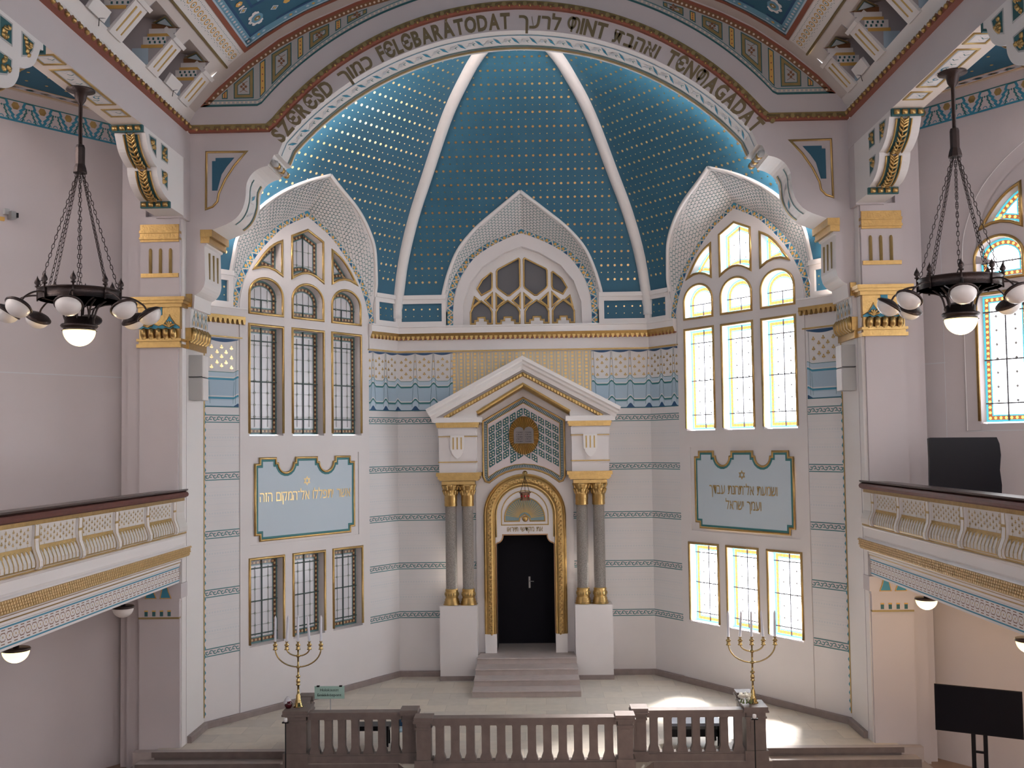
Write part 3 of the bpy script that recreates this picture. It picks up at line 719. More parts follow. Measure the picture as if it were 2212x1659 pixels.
# ================================================================== triumphal arch
ARC_F = [(7.5, 8.83), (7.5, 9.22), (7.44, 9.26), (7.42, 9.71), (7.36, 9.72), (7.34, 10.02), (7.31, 10.03), (7.26, 10.06), (7.21, 10.10), (7.17, 10.15), (7.135, 10.21), (7.115, 10.28), (7.10, 10.36), (7.12, 11.14), (7.07, 11.16), (7.05, 11.27), (6.96, 11.50)]
ARC_G = [(6.96, 11.50)]+crom([(6.93, 11.50), (6.5, 11.68), (6.28, 11.9), (6.18, 12.2), (6.15, 12.55), (6.02, 12.78), (5.84, 12.90), (5.66, 12.95)], 3)+[(5.66, 12.97), (5.60, 13.05), (5.52, 13.20), (5.42, 13.22)]
ARC_H = [(5.42, 13.24)]+[(7.02*sin(radians(a)), 8.93+7.02*cos(radians(a))) for a in range(49, 0, -2)]+[(0, 15.95)]
def chancel_arch():
    half = ARC_F+ARC_G+ARC_H
    con = [(-x, z) for x, z in half]+[(x, z) for x, z in half[::-1][1:]]
    con = [(-7.52, -.5), (-7.52, 8.80)]+con+[(7.52, 8.80), (7.52, -.5)]
    F = frame((0, 22.86, 0), (1, 0, 0), (0, 0, 1), (0, -1, 0))
    out = [(9.0, -.5), (9.0, 14.0), (7.6, 14.0)]+[(x+.15, z+.15) for x, z in zip(VX[1:], VZ[1:])]
    out = out+[(-x, z) for x, z in out[::-1][1:]]
    b = MB(F); b.poly(con+out, -1.2, 0, NAVE, side=TRIM)
    w = b.build('wall_front', kind='structure')
    # gilded capital at the springing
    for sg in (-1, 1):
        b = MB(); X = lambda x: sg*x
        b.box(X(7.39), X(7.52), 22.80, 24.1, 9.74, 10.04, GOLD); b.box(X(7.43), X(7.53), 22.82, 24.08, 9.27, 9.74, PLASTER)
        b.box(X(7.40), X(7.53), 22.80, 24.1, 8.97, 9.27, GOLD); b.box(X(7.46), X(7.53), 22.84, 24.08, 8.80, 8.97, GOLD)
        b.box(X(6.99), X(7.2), 22.83, 24.08, 11.20, 11.34, GOLD); b.box(X(6.93), X(7.2), 22.81, 24.1, 11.34, 11.50, GOLD)
        for i in range(3):
            y = 23.15+.3*i; b.box(X(7.085), X(7.12), y, y+.05, 10.42, 11.02, GOLDD)
        for i in range(4):
            for j in range(2):
                y = 22.95+.28*i+(.14 if j else 0)
                if y > 23.95: continue
                b.F = frame((X(7.425), y+.1, 9.34+j*.2), (0, 1, 0), (0, 0, 1), (-sg, 0, 0))
                pts = [(-.11, .0), (-.10, .1), (0, .24), (.10, .1), (.11, 0)]; b.ribbon(pts, .02, .008, TEAL); b.ngon(0, .06, .035, 6, .006, .006, OCHRE, sy=1.7); b.F = WORLD
        for i in range(6):   # acanthus lobes
            y = 22.9+.2*i; b.tube([(X(7.47), y+.03, 8.98), (X(7.40), y+.03, 9.05), (X(7.37), y+.03, 9.2), (X(7.41), y+.03, 9.28)], [.07, .085, .075, .04], GOLD, 6)
        b.build('gilded_springer_capital', w)
    # painted ribbon and gold line on the reveal
    b = MB()
    def on_soffit(pts, y0, y1, m, off=.012):
        P = [Vector(q) for q in pts]; rows = []
        for i in range(len(P)):
            t = (P[min(i+1, len(P)-1)]-P[max(i-1, 0)]).normalized(); nn = Vector((t.y, -t.x)); q = P[i]+nn*off; rows.append((b.vert((q.x, y0, q.y)), b.vert((q.x, y1, q.y))))
        for r, s in zip(rows, rows[1:]): b.face((r[0], s[0], s[1], r[1]), m)
    big = [(-x, z) for x, z in ARC_H]+[(x, z) for x, z in ARC_H[::-1][1:]]
    on_soffit(big, 23.1, 23.13, TURQ); on_soffit(big, 23.72, 23.76, TEAL); on_soffit(big, 23.80, 23.90, GOLDP, .03)
    rs = resample(big, .42)
    for i, ((x, z), t) in enumerate(rs[1:-1]):
        nn = Vector((t.y, -t.x)); b.F = frame((x+nn.x*.014, 23.42, z+nn.y*.014), (t.x, 0, t.y), (0, 1, 0), (nn.x, 0, nn.y))
        b.quad([(-.1, -.2, 0), (.02, -.05, 0), (.1, .2, 0), (-.02, .05, 0)], TURQ); b.ngon(.2, 0, .045, 6, 0, 0, GREYL, sy=2.3); b.ribbon([(.1, .12), (.2, .0), (.3, -.12)], .02, 0, GREYL)
        b.ribbon([(-.12, .1), (-.16, .02), (-.1, -.04)], .02, .001, TEAL)
    b.F = WORLD
    for sg in (-1, 1):
        G_ = [(sg*x, z) for x, z in ARC_G[4:16]]
        if sg > 0: G_ = G_[::-1]
        for a in ((23.15, 23.2, TEAL), (23.72, 23.76, TEAL), (23.78, 23.86, GOLDP)): on_soffit(G_, *a)
        for i, ((x, z), t) in enumerate(resample(G_, .35)[1:-1]):
            nn = Vector((t.y, -t.x)); b.F = frame((x+nn.x*.014, 23.45, z+nn.y*.014), (t.x, 0, t.y), (0, 1, 0), (nn.x, 0, nn.y))
            b.quad([(-.1, -.15, 0), (.02, -.05, 0), (.1, .15, 0), (-.02, .05, 0)], TURQ if i % 2 else GREYL)
        b.F = WORLD
        # beaded knuckle
        for k in range(6): b.lathe([(0, -.09), (.07, -.085), (.085, 0), (.07, .085), (0, .09)], (sg*5.52, 22.96+.2*k, 13.02), GOLD if k % 2 else GREY, 8, (0, 1, 0))
    b.build('painted_reveal_ribbon', w)
    # red-brown cornice with gold balls
    R_, zc = 7.07, 9.36
    arc = [(R_*sin(radians(a)), zc+R_*cos(radians(a))) for a in range(-52, 53, 2)]
    path = [(-7.48, 13.72), (-5.62, 13.72)]+[q for q in arc if abs(q[0]) < 5.45]+[(5.62, 13.72), (7.48, 13.72)]
    b = MB(F); b.sweep(path, [(0, 0), (0, .1), (.035, .13), (.06, .13), (.12, .09), (.15, .05), (.19, .045), (.19, 0)], [RED, RED, RED, GOLDD, GOLDD, GOLDD, GOLDD])
    for (x, z), t in resample(path, .235)[1:-1]:
        nn = Vector((-t.y, t.x)); c = F(x+nn.x*.05, z+nn.y*.05, .135); b.lathe([(0, -.034), (.024, -.022), (.033, 0), (.024, .022), (0, .034)], c, GOLD, 8)
        b.F = F; q = Vector((x, z))+nn*.115; b.ngon(x+t.x*.117+nn.x*.085, z+t.y*.117+nn.y*.085, .05, 8, .05, .136, GOLDD)
        b.ngon(x+nn.x*.06, z+nn.y*.06, .05, 6, .1, .132, BROWN)
    b.build('gilded_ball_cornice', w)
    # inscription
    b = MB(F); R = 6.85; zc = 9.15
    def bend(a0, a1):
        am = radians((a0+a1)/2); return lambda x, y: ((R+.02+y)*sin(am+x/(R+.1)), zc+(R+y)*cos(am+x/(R+.1)), .012)
    TXT = mat('inscription_bronze', (.19, .145, .075), .5, .25)
    for s_, a0, a1, cap, bo in (('SZЄRЄSD', -51.0, -36.8, .50, .04), ('כמוך'[::-1], -34.7, -27.9, .48, .028), ('FЄLЄBARÁTODAT', -26.3, -.9, .50, .04),
                            ('לרעך'[::-1], .8, 8.6, .48, .028), ('\u019cINT', 9.8, 17.2, .50, .04), ('ואהבת'[::-1], 18.6, 27.6, .48, .028), ('TЄN\u019cAGADAT', 29.4, 51.0, .50, .04)):
        word(b, s_, bend(a0, a1), TXT, cap, radians(a1-a0)*(R+.1), bo, .06)
    b.build('arch_inscription', w)
    # blue spandrel panels
    for sg in (-1, 1):
        b = MB(F); fr = [(sg*x, z) for x, z in [(7.07, 13.29), (6.16, 13.28), (6.43, 12.97), (6.64, 12.65), (6.79, 12.33), (6.82, 12.15), (6.93, 12.03), (7.08, 11.98)]]
        b.bead(fr, .05, .03, GOLD, True); b.poly([(sg*x, z) for x, z in [(6.94, 13.08), (6.86, 13.08), (6.86, 13.15), (6.43, 13.15), (6.6, 12.95), (6.72, 12.77), (6.82, 12.4), (6.94, 12.4)]], 0, .006, BLUE)
        b.build('blue_spandrel_panel', w)
    # painted frieze band under the vault
    b = MB(F)
    top = lambda x: lerp_tab(abs(x), [0, 2, 3.6, 4.68, 5.4, 6.12, 6.84, 7.24], [17.4, 17.15, 16.70, 16.25, 15.87, 15.36, 14.74, 14.33])
    bot = lambda x: max(14.33, 9.336+sqrt(max(0, 59.1-x*x)))
    TN = TEALD
    xs = [-7.2+i*.1 for i in range(145)]
    for x0, x1 in zip(xs, xs[1:]):
        T0, T1, B0, B1 = top(x0), top(x1), bot(x0), bot(x1)
        if T0 < B0 and T1 < B1: continue
        T0, T1 = max(T0, B0), max(T1, B1)
        b.quad([(x0, B0, .006), (x1, B1, .006), (x1, T1, .006), (x0, T0, .006)], mat('frieze_grey', (.38, .37, .37), .7))
        for lo, hi, m_ in ((0, .05, TN), (.13, .15, TEAL)): b.quad([(x0, min(T0, B0+lo), .009), (x1, min(T1, B1+lo), .009), (x1, min(T1, B1+hi), .009), (x0, min(T0, B0+hi), .009)], m_)
        b.quad([(x0, max(B0, T0-.08), .01), (x1, max(B1, T1-.08), .01), (x1, T1, .01), (x0, T0, .01)], RED)
        b.quad([(x0, max(B0, T0-.20), .009), (x1, max(B1, T1-.20), .009), (x1, max(B1, T1-.08), .009), (x0, max(B0, T0-.08), .009)], BROWN)
        b.ngon(x0, B0+.09, .026, 6, .01, .01, CREAM); 
        if T0-B0 > .3: b.ngon(x0, T0-.14, .028, 6, .012, .012, CREAM)
    for k in [j+s_ for j in range(8) for s_ in (0, 100)]:
        sgn = 1 if k > 50 else -1; k %= 100
        for xc, w_ in ((sgn*(6.21-k*.87), .23), (sgn*(6.21-k*.87+.435), .065)):
            if abs(xc) > 6.75: continue
            q = lambda x, t: (x, bot(x)+.18+(top(x)-.23-bot(x)-.18)*t)
            if top(xc+w_)-bot(xc+w_) < .5 or top(xc-w_)-bot(xc-w_) < .5: continue
            P = [q(xc-w_, 0), q(xc+w_, 0), q(xc+w_, 1), q(xc-w_, 1)]; b.poly(P, .008, .011, TN)
            b.poly(inset(P, .022), .011, .013, GOLDD if w_ > .1 else OCHRE)
            if w_ > .1:
                b.poly(inset(P, .085), .013, .015, TN); b.poly(inset(P, .10), .015, .017, mat('frieze_grey', (.38, .37, .37), .7))
                m = (xc, (q(xc, 0)[1]+q(xc, 1)[1])/2); 
                for a in range(4): b.ngon(m[0]+.05*cos(a*pi/2), m[1]+.05*sin(a*pi/2), .035, 5, .019, .019, BROWN, rot=a*pi/2)
                for t in (.27, .73): c = q(xc, t); b.ribbon([(c[0]-.09, c[1]), (c[0], c[1]+(.05 if t < .5 else -.05)), (c[0]+.09, c[1])], .012, .019, BROWN)
            else:
                for t in (.2, .4, .6, .8): c = q(xc, t); b.ngon(c[0], c[1], .02, 4, .015, .015, RED)
    b.build('painted_frieze', w)
    return w

# ================================================================== nave vault
VX = [7.45, 7.24, 6.84, 6.12, 5.4, 4.68, 3.6, 2, 0]; VZ = [14.0, 14.36, 14.78, 15.4, 15.91, 16.29, 16.74, 17.2, 17.4]
VS = [0]
for i in range(8): VS.append(VS[-1]+hypot(VX[i+1]-VX[i], VZ[i+1]-VZ[i]))
def vpt(sg, s, y, off=0):
    x, z = lerp_tab(s, VS, VX), lerp_tab(s, VS, VZ); a, c = lerp_tab(s-.1, VS, VX), lerp_tab(s-.1, VS, VZ); d, e = lerp_tab(s+.1, VS, VX), lerp_tab(s+.1, VS, VZ)
    t = Vector((d-a, e-c)).normalized(); return Vector((sg*(x-t.y*off), y, z+t.x*off))
STRUTS = [23.67-1.84*k for k in range(1, 9)]          # bottom-edge y of each strut, top towards the apse
def nave_vault():
    END = VS[-1]; Y0 = 8.0; Y1 = 22.86
    VM = mat('vault_plaster', (.58, .53, .51), .8)
    for sg in (-1, 1):
        b = MB()
        def sq(s0, s1, y0, y1, m, off=0, k=1):
            for i in range(k):
                a, c = s0+(s1-s0)*i/k, s0+(s1-s0)*(i+1)/k; b.quad([vpt(sg, a, y0, off), vpt(sg, a, y1, off), vpt(sg, c, y1, off), vpt(sg, c, y0, off)], m)
        sq(0, .24, Y0, Y1, TRIM, 0, 1); sq(1.25, END, Y0, Y1, VM, 0, 14)
        # between the struts: openings into small dormers
        ys = [(y-.55, y) for y in [22.31-1.835*k for k in range(8)]]
        prev = Y1
        for (a, c) in ys:
            sq(.24, 1.25, c if c < 22.3 else 22.31, prev if prev == Y1 else prev, VM) if prev == Y1 else None
            sq(1.0, 1.25, a, c, VM); prev = a
        w = b.build('ceiling', None, kind='structure')
        # struts
        for (a, c) in ys:
            if a < 9: continue
            b = MB(); s0, s1 = .2, 1.02
            q = [[vpt(sg, s, y, o) for y in (a, c)] for s, o in ((s0, .05), (s0, -.22), (s1, -.22), (s1, .05))]
            P = [b.vert(v) for r in q for v in r]
            for f in ((0, 1, 7, 6), (0, 2, 4, 6), (1, 3, 5, 7), (2, 3, 5, 4), (0, 1, 3, 2), (6, 7, 5, 4)): b.face([P[i] for i in f], TRIM)
            q = [[vpt(sg, s, y, o) for y in (a-.03, c+.03)] for s, o in ((s1-.03, .09), (s1-.03, -.2), (s1+.06, -.2), (s1+.06, .09))]
            P = [b.vert(v) for r in q for v in r]
            for f in ((0, 1, 7, 6), (0, 2, 4, 6), (1, 3, 5, 7), (2, 3, 5, 4), (0, 1, 3, 2), (6, 7, 5, 4)): b.face([P[i] for i in f], TRIM)
            for y in (a+.16, a+.37):
                b.tube([vpt(sg, s0+.1, y, .055), vpt(sg, s1-.12, y, .055)], .027, GLINE, 6)
            b.build('strut', w)
        # dormer recesses
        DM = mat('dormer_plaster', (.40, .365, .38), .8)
        ends = [22.31-1.835*k for k in range(8)]
        for k in range(7):
            yb, ya = ends[k]-.55, ends[k+1]                  # opening spans ya..yb
            if yb < 9.5: continue
            b = MB(); A = vpt(sg, .24, 0); B = vpt(sg, 1.25, 0); xo = sg*8.25
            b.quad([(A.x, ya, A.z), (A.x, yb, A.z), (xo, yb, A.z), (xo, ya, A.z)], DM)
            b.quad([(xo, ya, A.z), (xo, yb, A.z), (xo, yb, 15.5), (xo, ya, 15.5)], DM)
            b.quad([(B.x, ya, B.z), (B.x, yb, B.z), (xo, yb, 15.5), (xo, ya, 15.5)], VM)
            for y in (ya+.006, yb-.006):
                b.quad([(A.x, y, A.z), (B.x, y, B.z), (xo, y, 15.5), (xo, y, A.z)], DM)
            d = .02      # painted bands on the cheek next to the strut
            def ck(x0, x1, z0, z1, m, e=0): b.quad([(sg*x0, yb-d-e, z0), (sg*x1, yb-d-e, z0), (sg*x1, yb-d-e, z1), (sg*x0, yb-d-e, z1)], m)
            for z0, z1, m in ((14.22, 14.55, LBLUE), (14.55, 14.62, OCHRE), (14.62, 14.78, TRIM), (14.78, 14.84, OCHRE), (14.84, 14.94, TRIM), (14.94, 15.04, BROWN), (15.04, 15.16, TRIM)):
                ck(7.30-(z0-14.2)*.9, 7.62-(z0-14.2)*.55, z0, z1, m)
                if z0 == 14.62:
                    for i in range(4):
                        for j in range(2): ck(6.93+.1*i+.03*j, 6.97+.1*i+.03*j, 14.64+.07*j, 14.69+.07*j, TEALD, .003)
            # tiny patterned ceiling piece
            q = [Vector((B.x*1.01, yb-.05, B.z+.01)), Vector((B.x*1.01, ya+.65, B.z+.01)), Vector((sg*7.2, yb-.05, B.z+.12))]
            b.face([b.vert(v+Vector((0, 0, -.02))) for v in q], GOLDD); c = (q[0]+q[1]+q[2])/3; b.face([b.vert(c+(v-c)*.75+Vector((0, 0, -.03))) for v in q], TEALD)
            b.face([b.vert(c+(v-c)*.62+Vector((0, 0, -.034))) for v in q], LBLUE)
            b.build('dormer_recess', w)
        # gold line, stencilled strip, blue carpet painting
        b = MB(); P = [vpt(sg, 1.47, Y0, .02), vpt(sg, 1.47, 22.42, .02)]; b.tube(P, .03, GOLDD, 6)
        def fs(s0, s1, y0, y1, m, off, k=1): 
            for i in range(k):
                a, c = s0+(s1-s0)*i/k, s0+(s1-s0)*(i+1)/k; b.quad([vpt(sg, a, y0, off), vpt(sg, a, y1, off), vpt(sg, c, y1, off), vpt(sg, c, y0, off)], m)
        fs(1.5, 2.0, Y0, 22.42, TRIM, .008)
        def dot(s, y, r, k, m, off=.016, rs=1, ry=1, rot=0): b.face([b.vert(vpt(sg, s+r*rs*cos(rot+2*pi*i/k), y+r*ry*sin(rot+2*pi*i/k), off)) for i in range(k)], m)
        y = 22.25
        while y > 14:
            dot(1.75, y, .085, 8, OCHRE, .012); dot(1.75, y, .055, 8, TRIM, .014); dot(1.75, y, .026, 4, TEAL, .016)
            for s_ in (1.62, 1.88):
                for dy in (-.07, 0, .07): dot(s_+(.02 if dy else (-.01 if s_ < 1.75 else .01)), y+dy, .014, 4, TEAL, .014)
            y -= .205
        fs(1.99, 2.10, Y0, 22.43, RED, .03); fs(2.0, END, 22.31, 22.43, RED, .03, 12)
        fs(2.10, END, Y0, 22.31, BLUE, .012, 12)
        LB = mat('carpet_light_blue', (.13, .30, .42), .6)
        fs(2.10, 2.14, Y0, 22.28, LBLUE, .016); fs(2.10, END, 22.24, 22.28, LBLUE, .016, 12)
        fs(2.14, 2.29, Y0, 22.24, LB, .016); fs(2.14, END, 22.02, 22.24, LB, .016, 12)
        y = 22.12; i = 0
        while y > 14: dot(2.21, y, .045, 4, LBLUE if i % 2 else PINK, .02); y -= .13; i += 1
        s_ = 2.35
        while s_ < END: dot(s_, 22.13, .05, 4, LBLUE if i % 2 else OCHRE, .02); s_ += .14; i += 1
        fs(2.29, 2.35, Y0, 22.02, NAVY, .018); fs(2.29, END, 21.94, 22.02, NAVY, .018, 12)
        fs(2.66, 2.72, Y0, 21.0, NAVY, .02); fs(2.66, END, 20.94, 21.02, NAVY, .02, 10); fs(2.72, END, Y0, 20.94, LB, .016, 10)
        def flower(s, y, k=1):
            dot(s, y, .21*k, 8, TRIM, .022, rs=.9); 
            for a in range(8): dot(s+.16*k*cos(a*pi/4), y+.2*k*sin(a*pi/4), .075*k, 6, TRIM, .0225)
            dot(s, y, .17*k, 8, LB, .026, rs=.9); dot(s, y, .09*k, 4, GOLDD, .03); dot(s, y, .09*k, 4, GOLDD, .031, rot=pi/4); dot(s, y, .03*k, 6, TRIM, .034)
        flower(2.66, 21.49)
        y = 20.9; i = 0
        while y > 15:
            dot(2.5, y, .1, 4, TRIM, .022); dot(2.5, y, .075, 4, LB, .024); dot(2.5, y, .045, 4, OCHRE, .026)
            dot(2.5, y-.3, .09, 6, OCHRE, .022); dot(2.5, y-.3, .03, 6, TRIM, .026); b.face([b.vert(vpt(sg, s, yy, .022)) for s, yy in ((2.42, y-.1), (2.58, y-.1), (2.56, y-.16), (2.44, y-.16))], TRIM)
            y -= .62
        s_ = 3.1
        while s_ < END:
            dot(s_, 21.5, .1, 4, TRIM, .022); dot(s_, 21.5, .075, 4, LB, .024); dot(s_, 21.5, .045, 4, OCHRE, .026); dot(s_+.3, 21.5, .09, 6, OCHRE, .022); s_ += .62
        for i in range(6):
            for j in range(6): dot(2.85+.2*i, 20.8-.25*j, .06, 4, LBLUE if (i+j) % 2 else OCHRE, .02)
        b.build('painted_carpet', w)

# ================================================================== nave side bays
SA, CA = sin(radians(38)), cos(radians(38))
def aisle_frame(sg): return frame((sg*8.7, 23.6, 0), (sg*SA, -CA, 0), (0, 0, 1), (-sg*CA, -SA, 0))
def profile_x(b, sg, prof, y0, y1, mats):
    """profile [(x, z)] run along the nave"""
    A = [b.vert((sg*x, y0, z)) for x, z in prof]; B = [b.vert((sg*x, y1, z)) for x, z in prof]
    for j in range(len(prof)-1): b.face((A[j], B[j], B[j+1], A[j+1]), mats[j] if isinstance(mats, list) else mats)
def beams():
    for sg in (-1, 1):
        b = MB(); Y0, Y1 = 8.0, 22.86; w = None
        # front face, cornice shelf, outer face
        profile_x(b, sg, [(7.45, 13.05), (7.45, 13.70)], Y0, Y1, NAVE)
        profile_x(b, sg, [(7.45, 13.70), (7.33, 13.72), (7.33, 13.80), (7.37, 13.86), (7.41, 13.90), (7.45, 13.92), (7.45, 14.0)], Y0, 22.60, [RED, RED, RED, GOLDD, GOLDD, TRIM])
        profile_x(b, sg, [(8.07, 13.05), (8.07, 14.1)], Y0, 22.86, NAVE)
        w = b.build('ceiling', None, kind='structure')
        b = MB(); profile_x(b, sg, [(7.45, 13.05), (8.07, 13.05)], Y0, Y1, SOFFIT); profile_x(b, sg, [(7.45, 13.70), (7.45, 14.0)], 22.55, 22.86, TRIM)
        def pan(x0, x1, y0, y1):
            F = frame((0, 0, 13.05), (1, 0, 0), (0, 1, 0), (0, 0, -1)); b.F = F; xa, xb = sorted((sg*x0, sg*x1))
            b.bead([(xa, y0), (xb, y0), (xb, y1), (xa, y1)], .05, .02, GOLDP, True); b.quad([(xa+.04, y0+.05, .004), (xb-.04, y0+.05, .004), (xb-.04, y1-.05, .004), (xa+.04, y1-.05, .004)], LBLUE)
            b.quad([(xa+.055, y0+.07, .006), (xb-.055, y0+.07, .006), (xb-.055, y1-.07, .006), (xa+.055, y1-.07, .006)], TRIM)
            ym = (y0+y1)/2; xm = (xa+xb)/2; L = y1-y0
            n = int(L/.12)
            for i in range(n):
                y = y0+.14+i*(L-.28)/max(1, n-1); u = .06*sin(i*1.3)
                b.ribbon([(xm+u-.05, y-.04), (xm+u, y+.02), (xm+u+.06, y-.02)], .02, .008, TEAL if i % 2 else GREYL)
            if L > 1: b.ribbon([(xm+.09*cos(radians(a)), ym+.1*sin(radians(a))) for a in range(0, 300, 30)], .03, .009, TURQ); b.ribbon([(xm+.04*cos(radians(a)), y1-.4+.06*sin(radians(a))) for a in range(0, 300, 30)], .025, .009, TURQ)
            b.F = WORLD
        pan(7.5, 7.86, 19.10, 19.52); pan(7.5, 7.86, 17.02, 18.82); pan(7.5, 7.86, 16.35, 16.77); pan(7.5, 7.86, 12.5, 14.3)
        b.build('painted_soffit', w)
        b = MB(); y = 22.45
        while y > 9:
            b.lathe([(0, -.05), (.035, -.03), (.048, 0), (.035, .03), (0, .05)], (sg*7.31, y, 13.765), GOLD, 8)
            b.F = frame((sg*7.327, y, 13.77), (0, 1, 0), (0, 0, 1), (-sg, 0, 0)); b.ngon(0, .01, .075, 8, 0, .004, BROWN); b.F = WORLD; y -= .25
        b.build('gilded_balls', w)
def leafspray(b, P, r, m):
    """wheat-like relief along a 3D path with normal n and side s"""
    for i in range(1, len(P)):
        a, c = P[i-1], P[i]; yield a, c
def console(sg, tip, mirror=1, full=True):
    """double-curved bracket carrying the beam; tip = y of the wall end, mirror = direction it projects"""
    Y = lambda d: tip - mirror*d          # d: distance from the pilaster face
    x0, x1 = (7.45, 8.08)
    prof = [(-.75, 13.05), (1.62, 13.05), (1.62, 12.95), (1.50, 12.93)] + crom([(1.50, 12.93), (1.44, 12.80), (1.30, 12.60), (1.05, 12.45), (.86, 12.40)], 4)[1:] + [(.86, 12.36)]+crom([(.86, 12.36), (.82, 12.22), (.68, 12.05), (.45, 11.93), (.22, 11.88), (.12, 11.86)], 4)[1:]+[(.14, 11.80), (.06, 11.74), (-.75, 11.74)]
    t = thing('corbel_bracket', '', 'corbel', (sg*7.75, Y(0), 12.4), 'scrolled corbel brackets under the nave beams')
    b = MB(); F = frame((0, 0, 0), (0, 1, 0), (0, 0, 1), (1, 0, 0)); b.F = F
    P = [(Y(d), z) for d, z in prof]; a0, a1 = sorted((sg*x0, sg*x1))
    hol = []
    k = [[(.26, 12.97), (.62, 12.97), (.62, 12.64), (.26, 12.64)], [(.92, 12.97), (1.30, 12.95), (1.24, 12.80), (1.12, 12.68), (.92, 12.60)], [(.26, 12.42), (.62, 12.42), (.60, 12.28), (.48, 12.15), (.26, 12.08)]]
    inner = sg*x0
    b.poly(P, a0, a1, TRIM, back=True); b.build('body', t)
    for q in k:
        b = MB(frame((sg*(x0-.0), 0, 0), (0, 1, 0), (0, 0, 1), (-sg, 0, 0)))
        q = [(Y(d), z) for d, z in q]; b.poly(q, 0, .006, TEALD); b.bead(q, .03, .012, GREY, True)
        cx = sum(p[0] for p in q)/len(q); cz = sum(p[1] for p in q)/len(q)
        for i in range(9):
            u, v = cx+random.uniform(-.10, .10), cz+random.uniform(-.12, .12); b.F = WORLD; b.lathe([(0, -.05), (.04, -.02), (.045, .01), (0, .05)], (sg*(x0-.006), u, v), GOLD, 6, (random.uniform(-1, 1)*0, random.uniform(-1, 1), 1)); b.F = frame((sg*x0, 0, 0), (0, 1, 0), (0, 0, 1), (-sg, 0, 0))
        b.build('gilded_side_panel', t)
    for seg, nm in ((crom([(1.505, 12.90), (1.44, 12.78), (1.29, 12.58), (1.05, 12.44), (.90, 12.40)], 5), 'gilded_leaf_panel'), (crom([(.855, 12.33), (.81, 12.20), (.67, 12.03), (.45, 11.91), (.24, 11.87)], 5), 'gilded_leaf_panel')):
        b = MB(); xm = sg*7.74
        rows = []
        for i, (d, z) in enumerate(seg):
            j = min(i+1, len(seg)-1); i0 = max(0, i-1); tt = Vector((seg[j][0]-seg[i0][0], seg[j][1]-seg[i0][1])).normalized(); nn = Vector((-tt.y, tt.x)) if (-tt.y) > 0 or tt.x < 0 else Vector((tt.y, -tt.x))
            nn = Vector((-tt.y, tt.x)); nn = nn if (nn.x-nn.y) > 0 else -nn
            rows.append((Vector((0, Y(d+nn.x*.01), z+nn.y*.01)), Vector((0, -mirror*nn.x, nn.y)), Vector((0, -mirror*tt.x, tt.y))))
        for (p, n, _), (q, m, _2) in zip(rows, rows[1:]):
            for xa, xb, mm in ((-.13, -.095, TEALD), (-.095, .095, TEALD), (.095, .13, TEALD)):
                b.face([b.vert(v) for v in (p+Vector((xm+xa, 0, 0)), p+Vector((xm+xb, 0, 0)), q+Vector((xm+xb, 0, 0)), q+Vector((xm+xa, 0, 0)))], mm)
        for e in (-.15, .15): b.tube([p+Vector((xm+e, 0, 0))+n*.008 for p, n, _ in rows], .02, GOLD, 6)
        b.tube([p+Vector((xm, 0, 0))+n*.015 for p, n, _ in rows], .022, GOLD, 6)
        for i in range(1, len(rows), 2):
            p, n, tg = rows[i]
            for e in (-1, 1): b.tube([p+Vector((xm, 0, 0))+n*.02+tg*.03, p+Vector((xm+e*.06, 0, 0))+n*.045-tg*.02, p+Vector((xm+e*.085, 0, 0))+n*.02-tg*.09], [.022, .03, .012], GOLD, 5)
        b.build(nm, t)
    for d, z in ((1.63, 12.975), (.10, 11.79)):
        b = MB(); b.box(sg*x0*.999, sg*x1, Y(d-.03), Y(d+.04), z-.07, z+.07, TEALD)
        for i in range(4): x = x0+.085+i*.155; b.lathe([(.0, -.05), (.052, -.05), (.052, .05), (0, .05)], (sg*x, Y(d+.045), z), GOLD, 10, (1, 0, 0))
        b.build('beaded_bar', t)
    return t
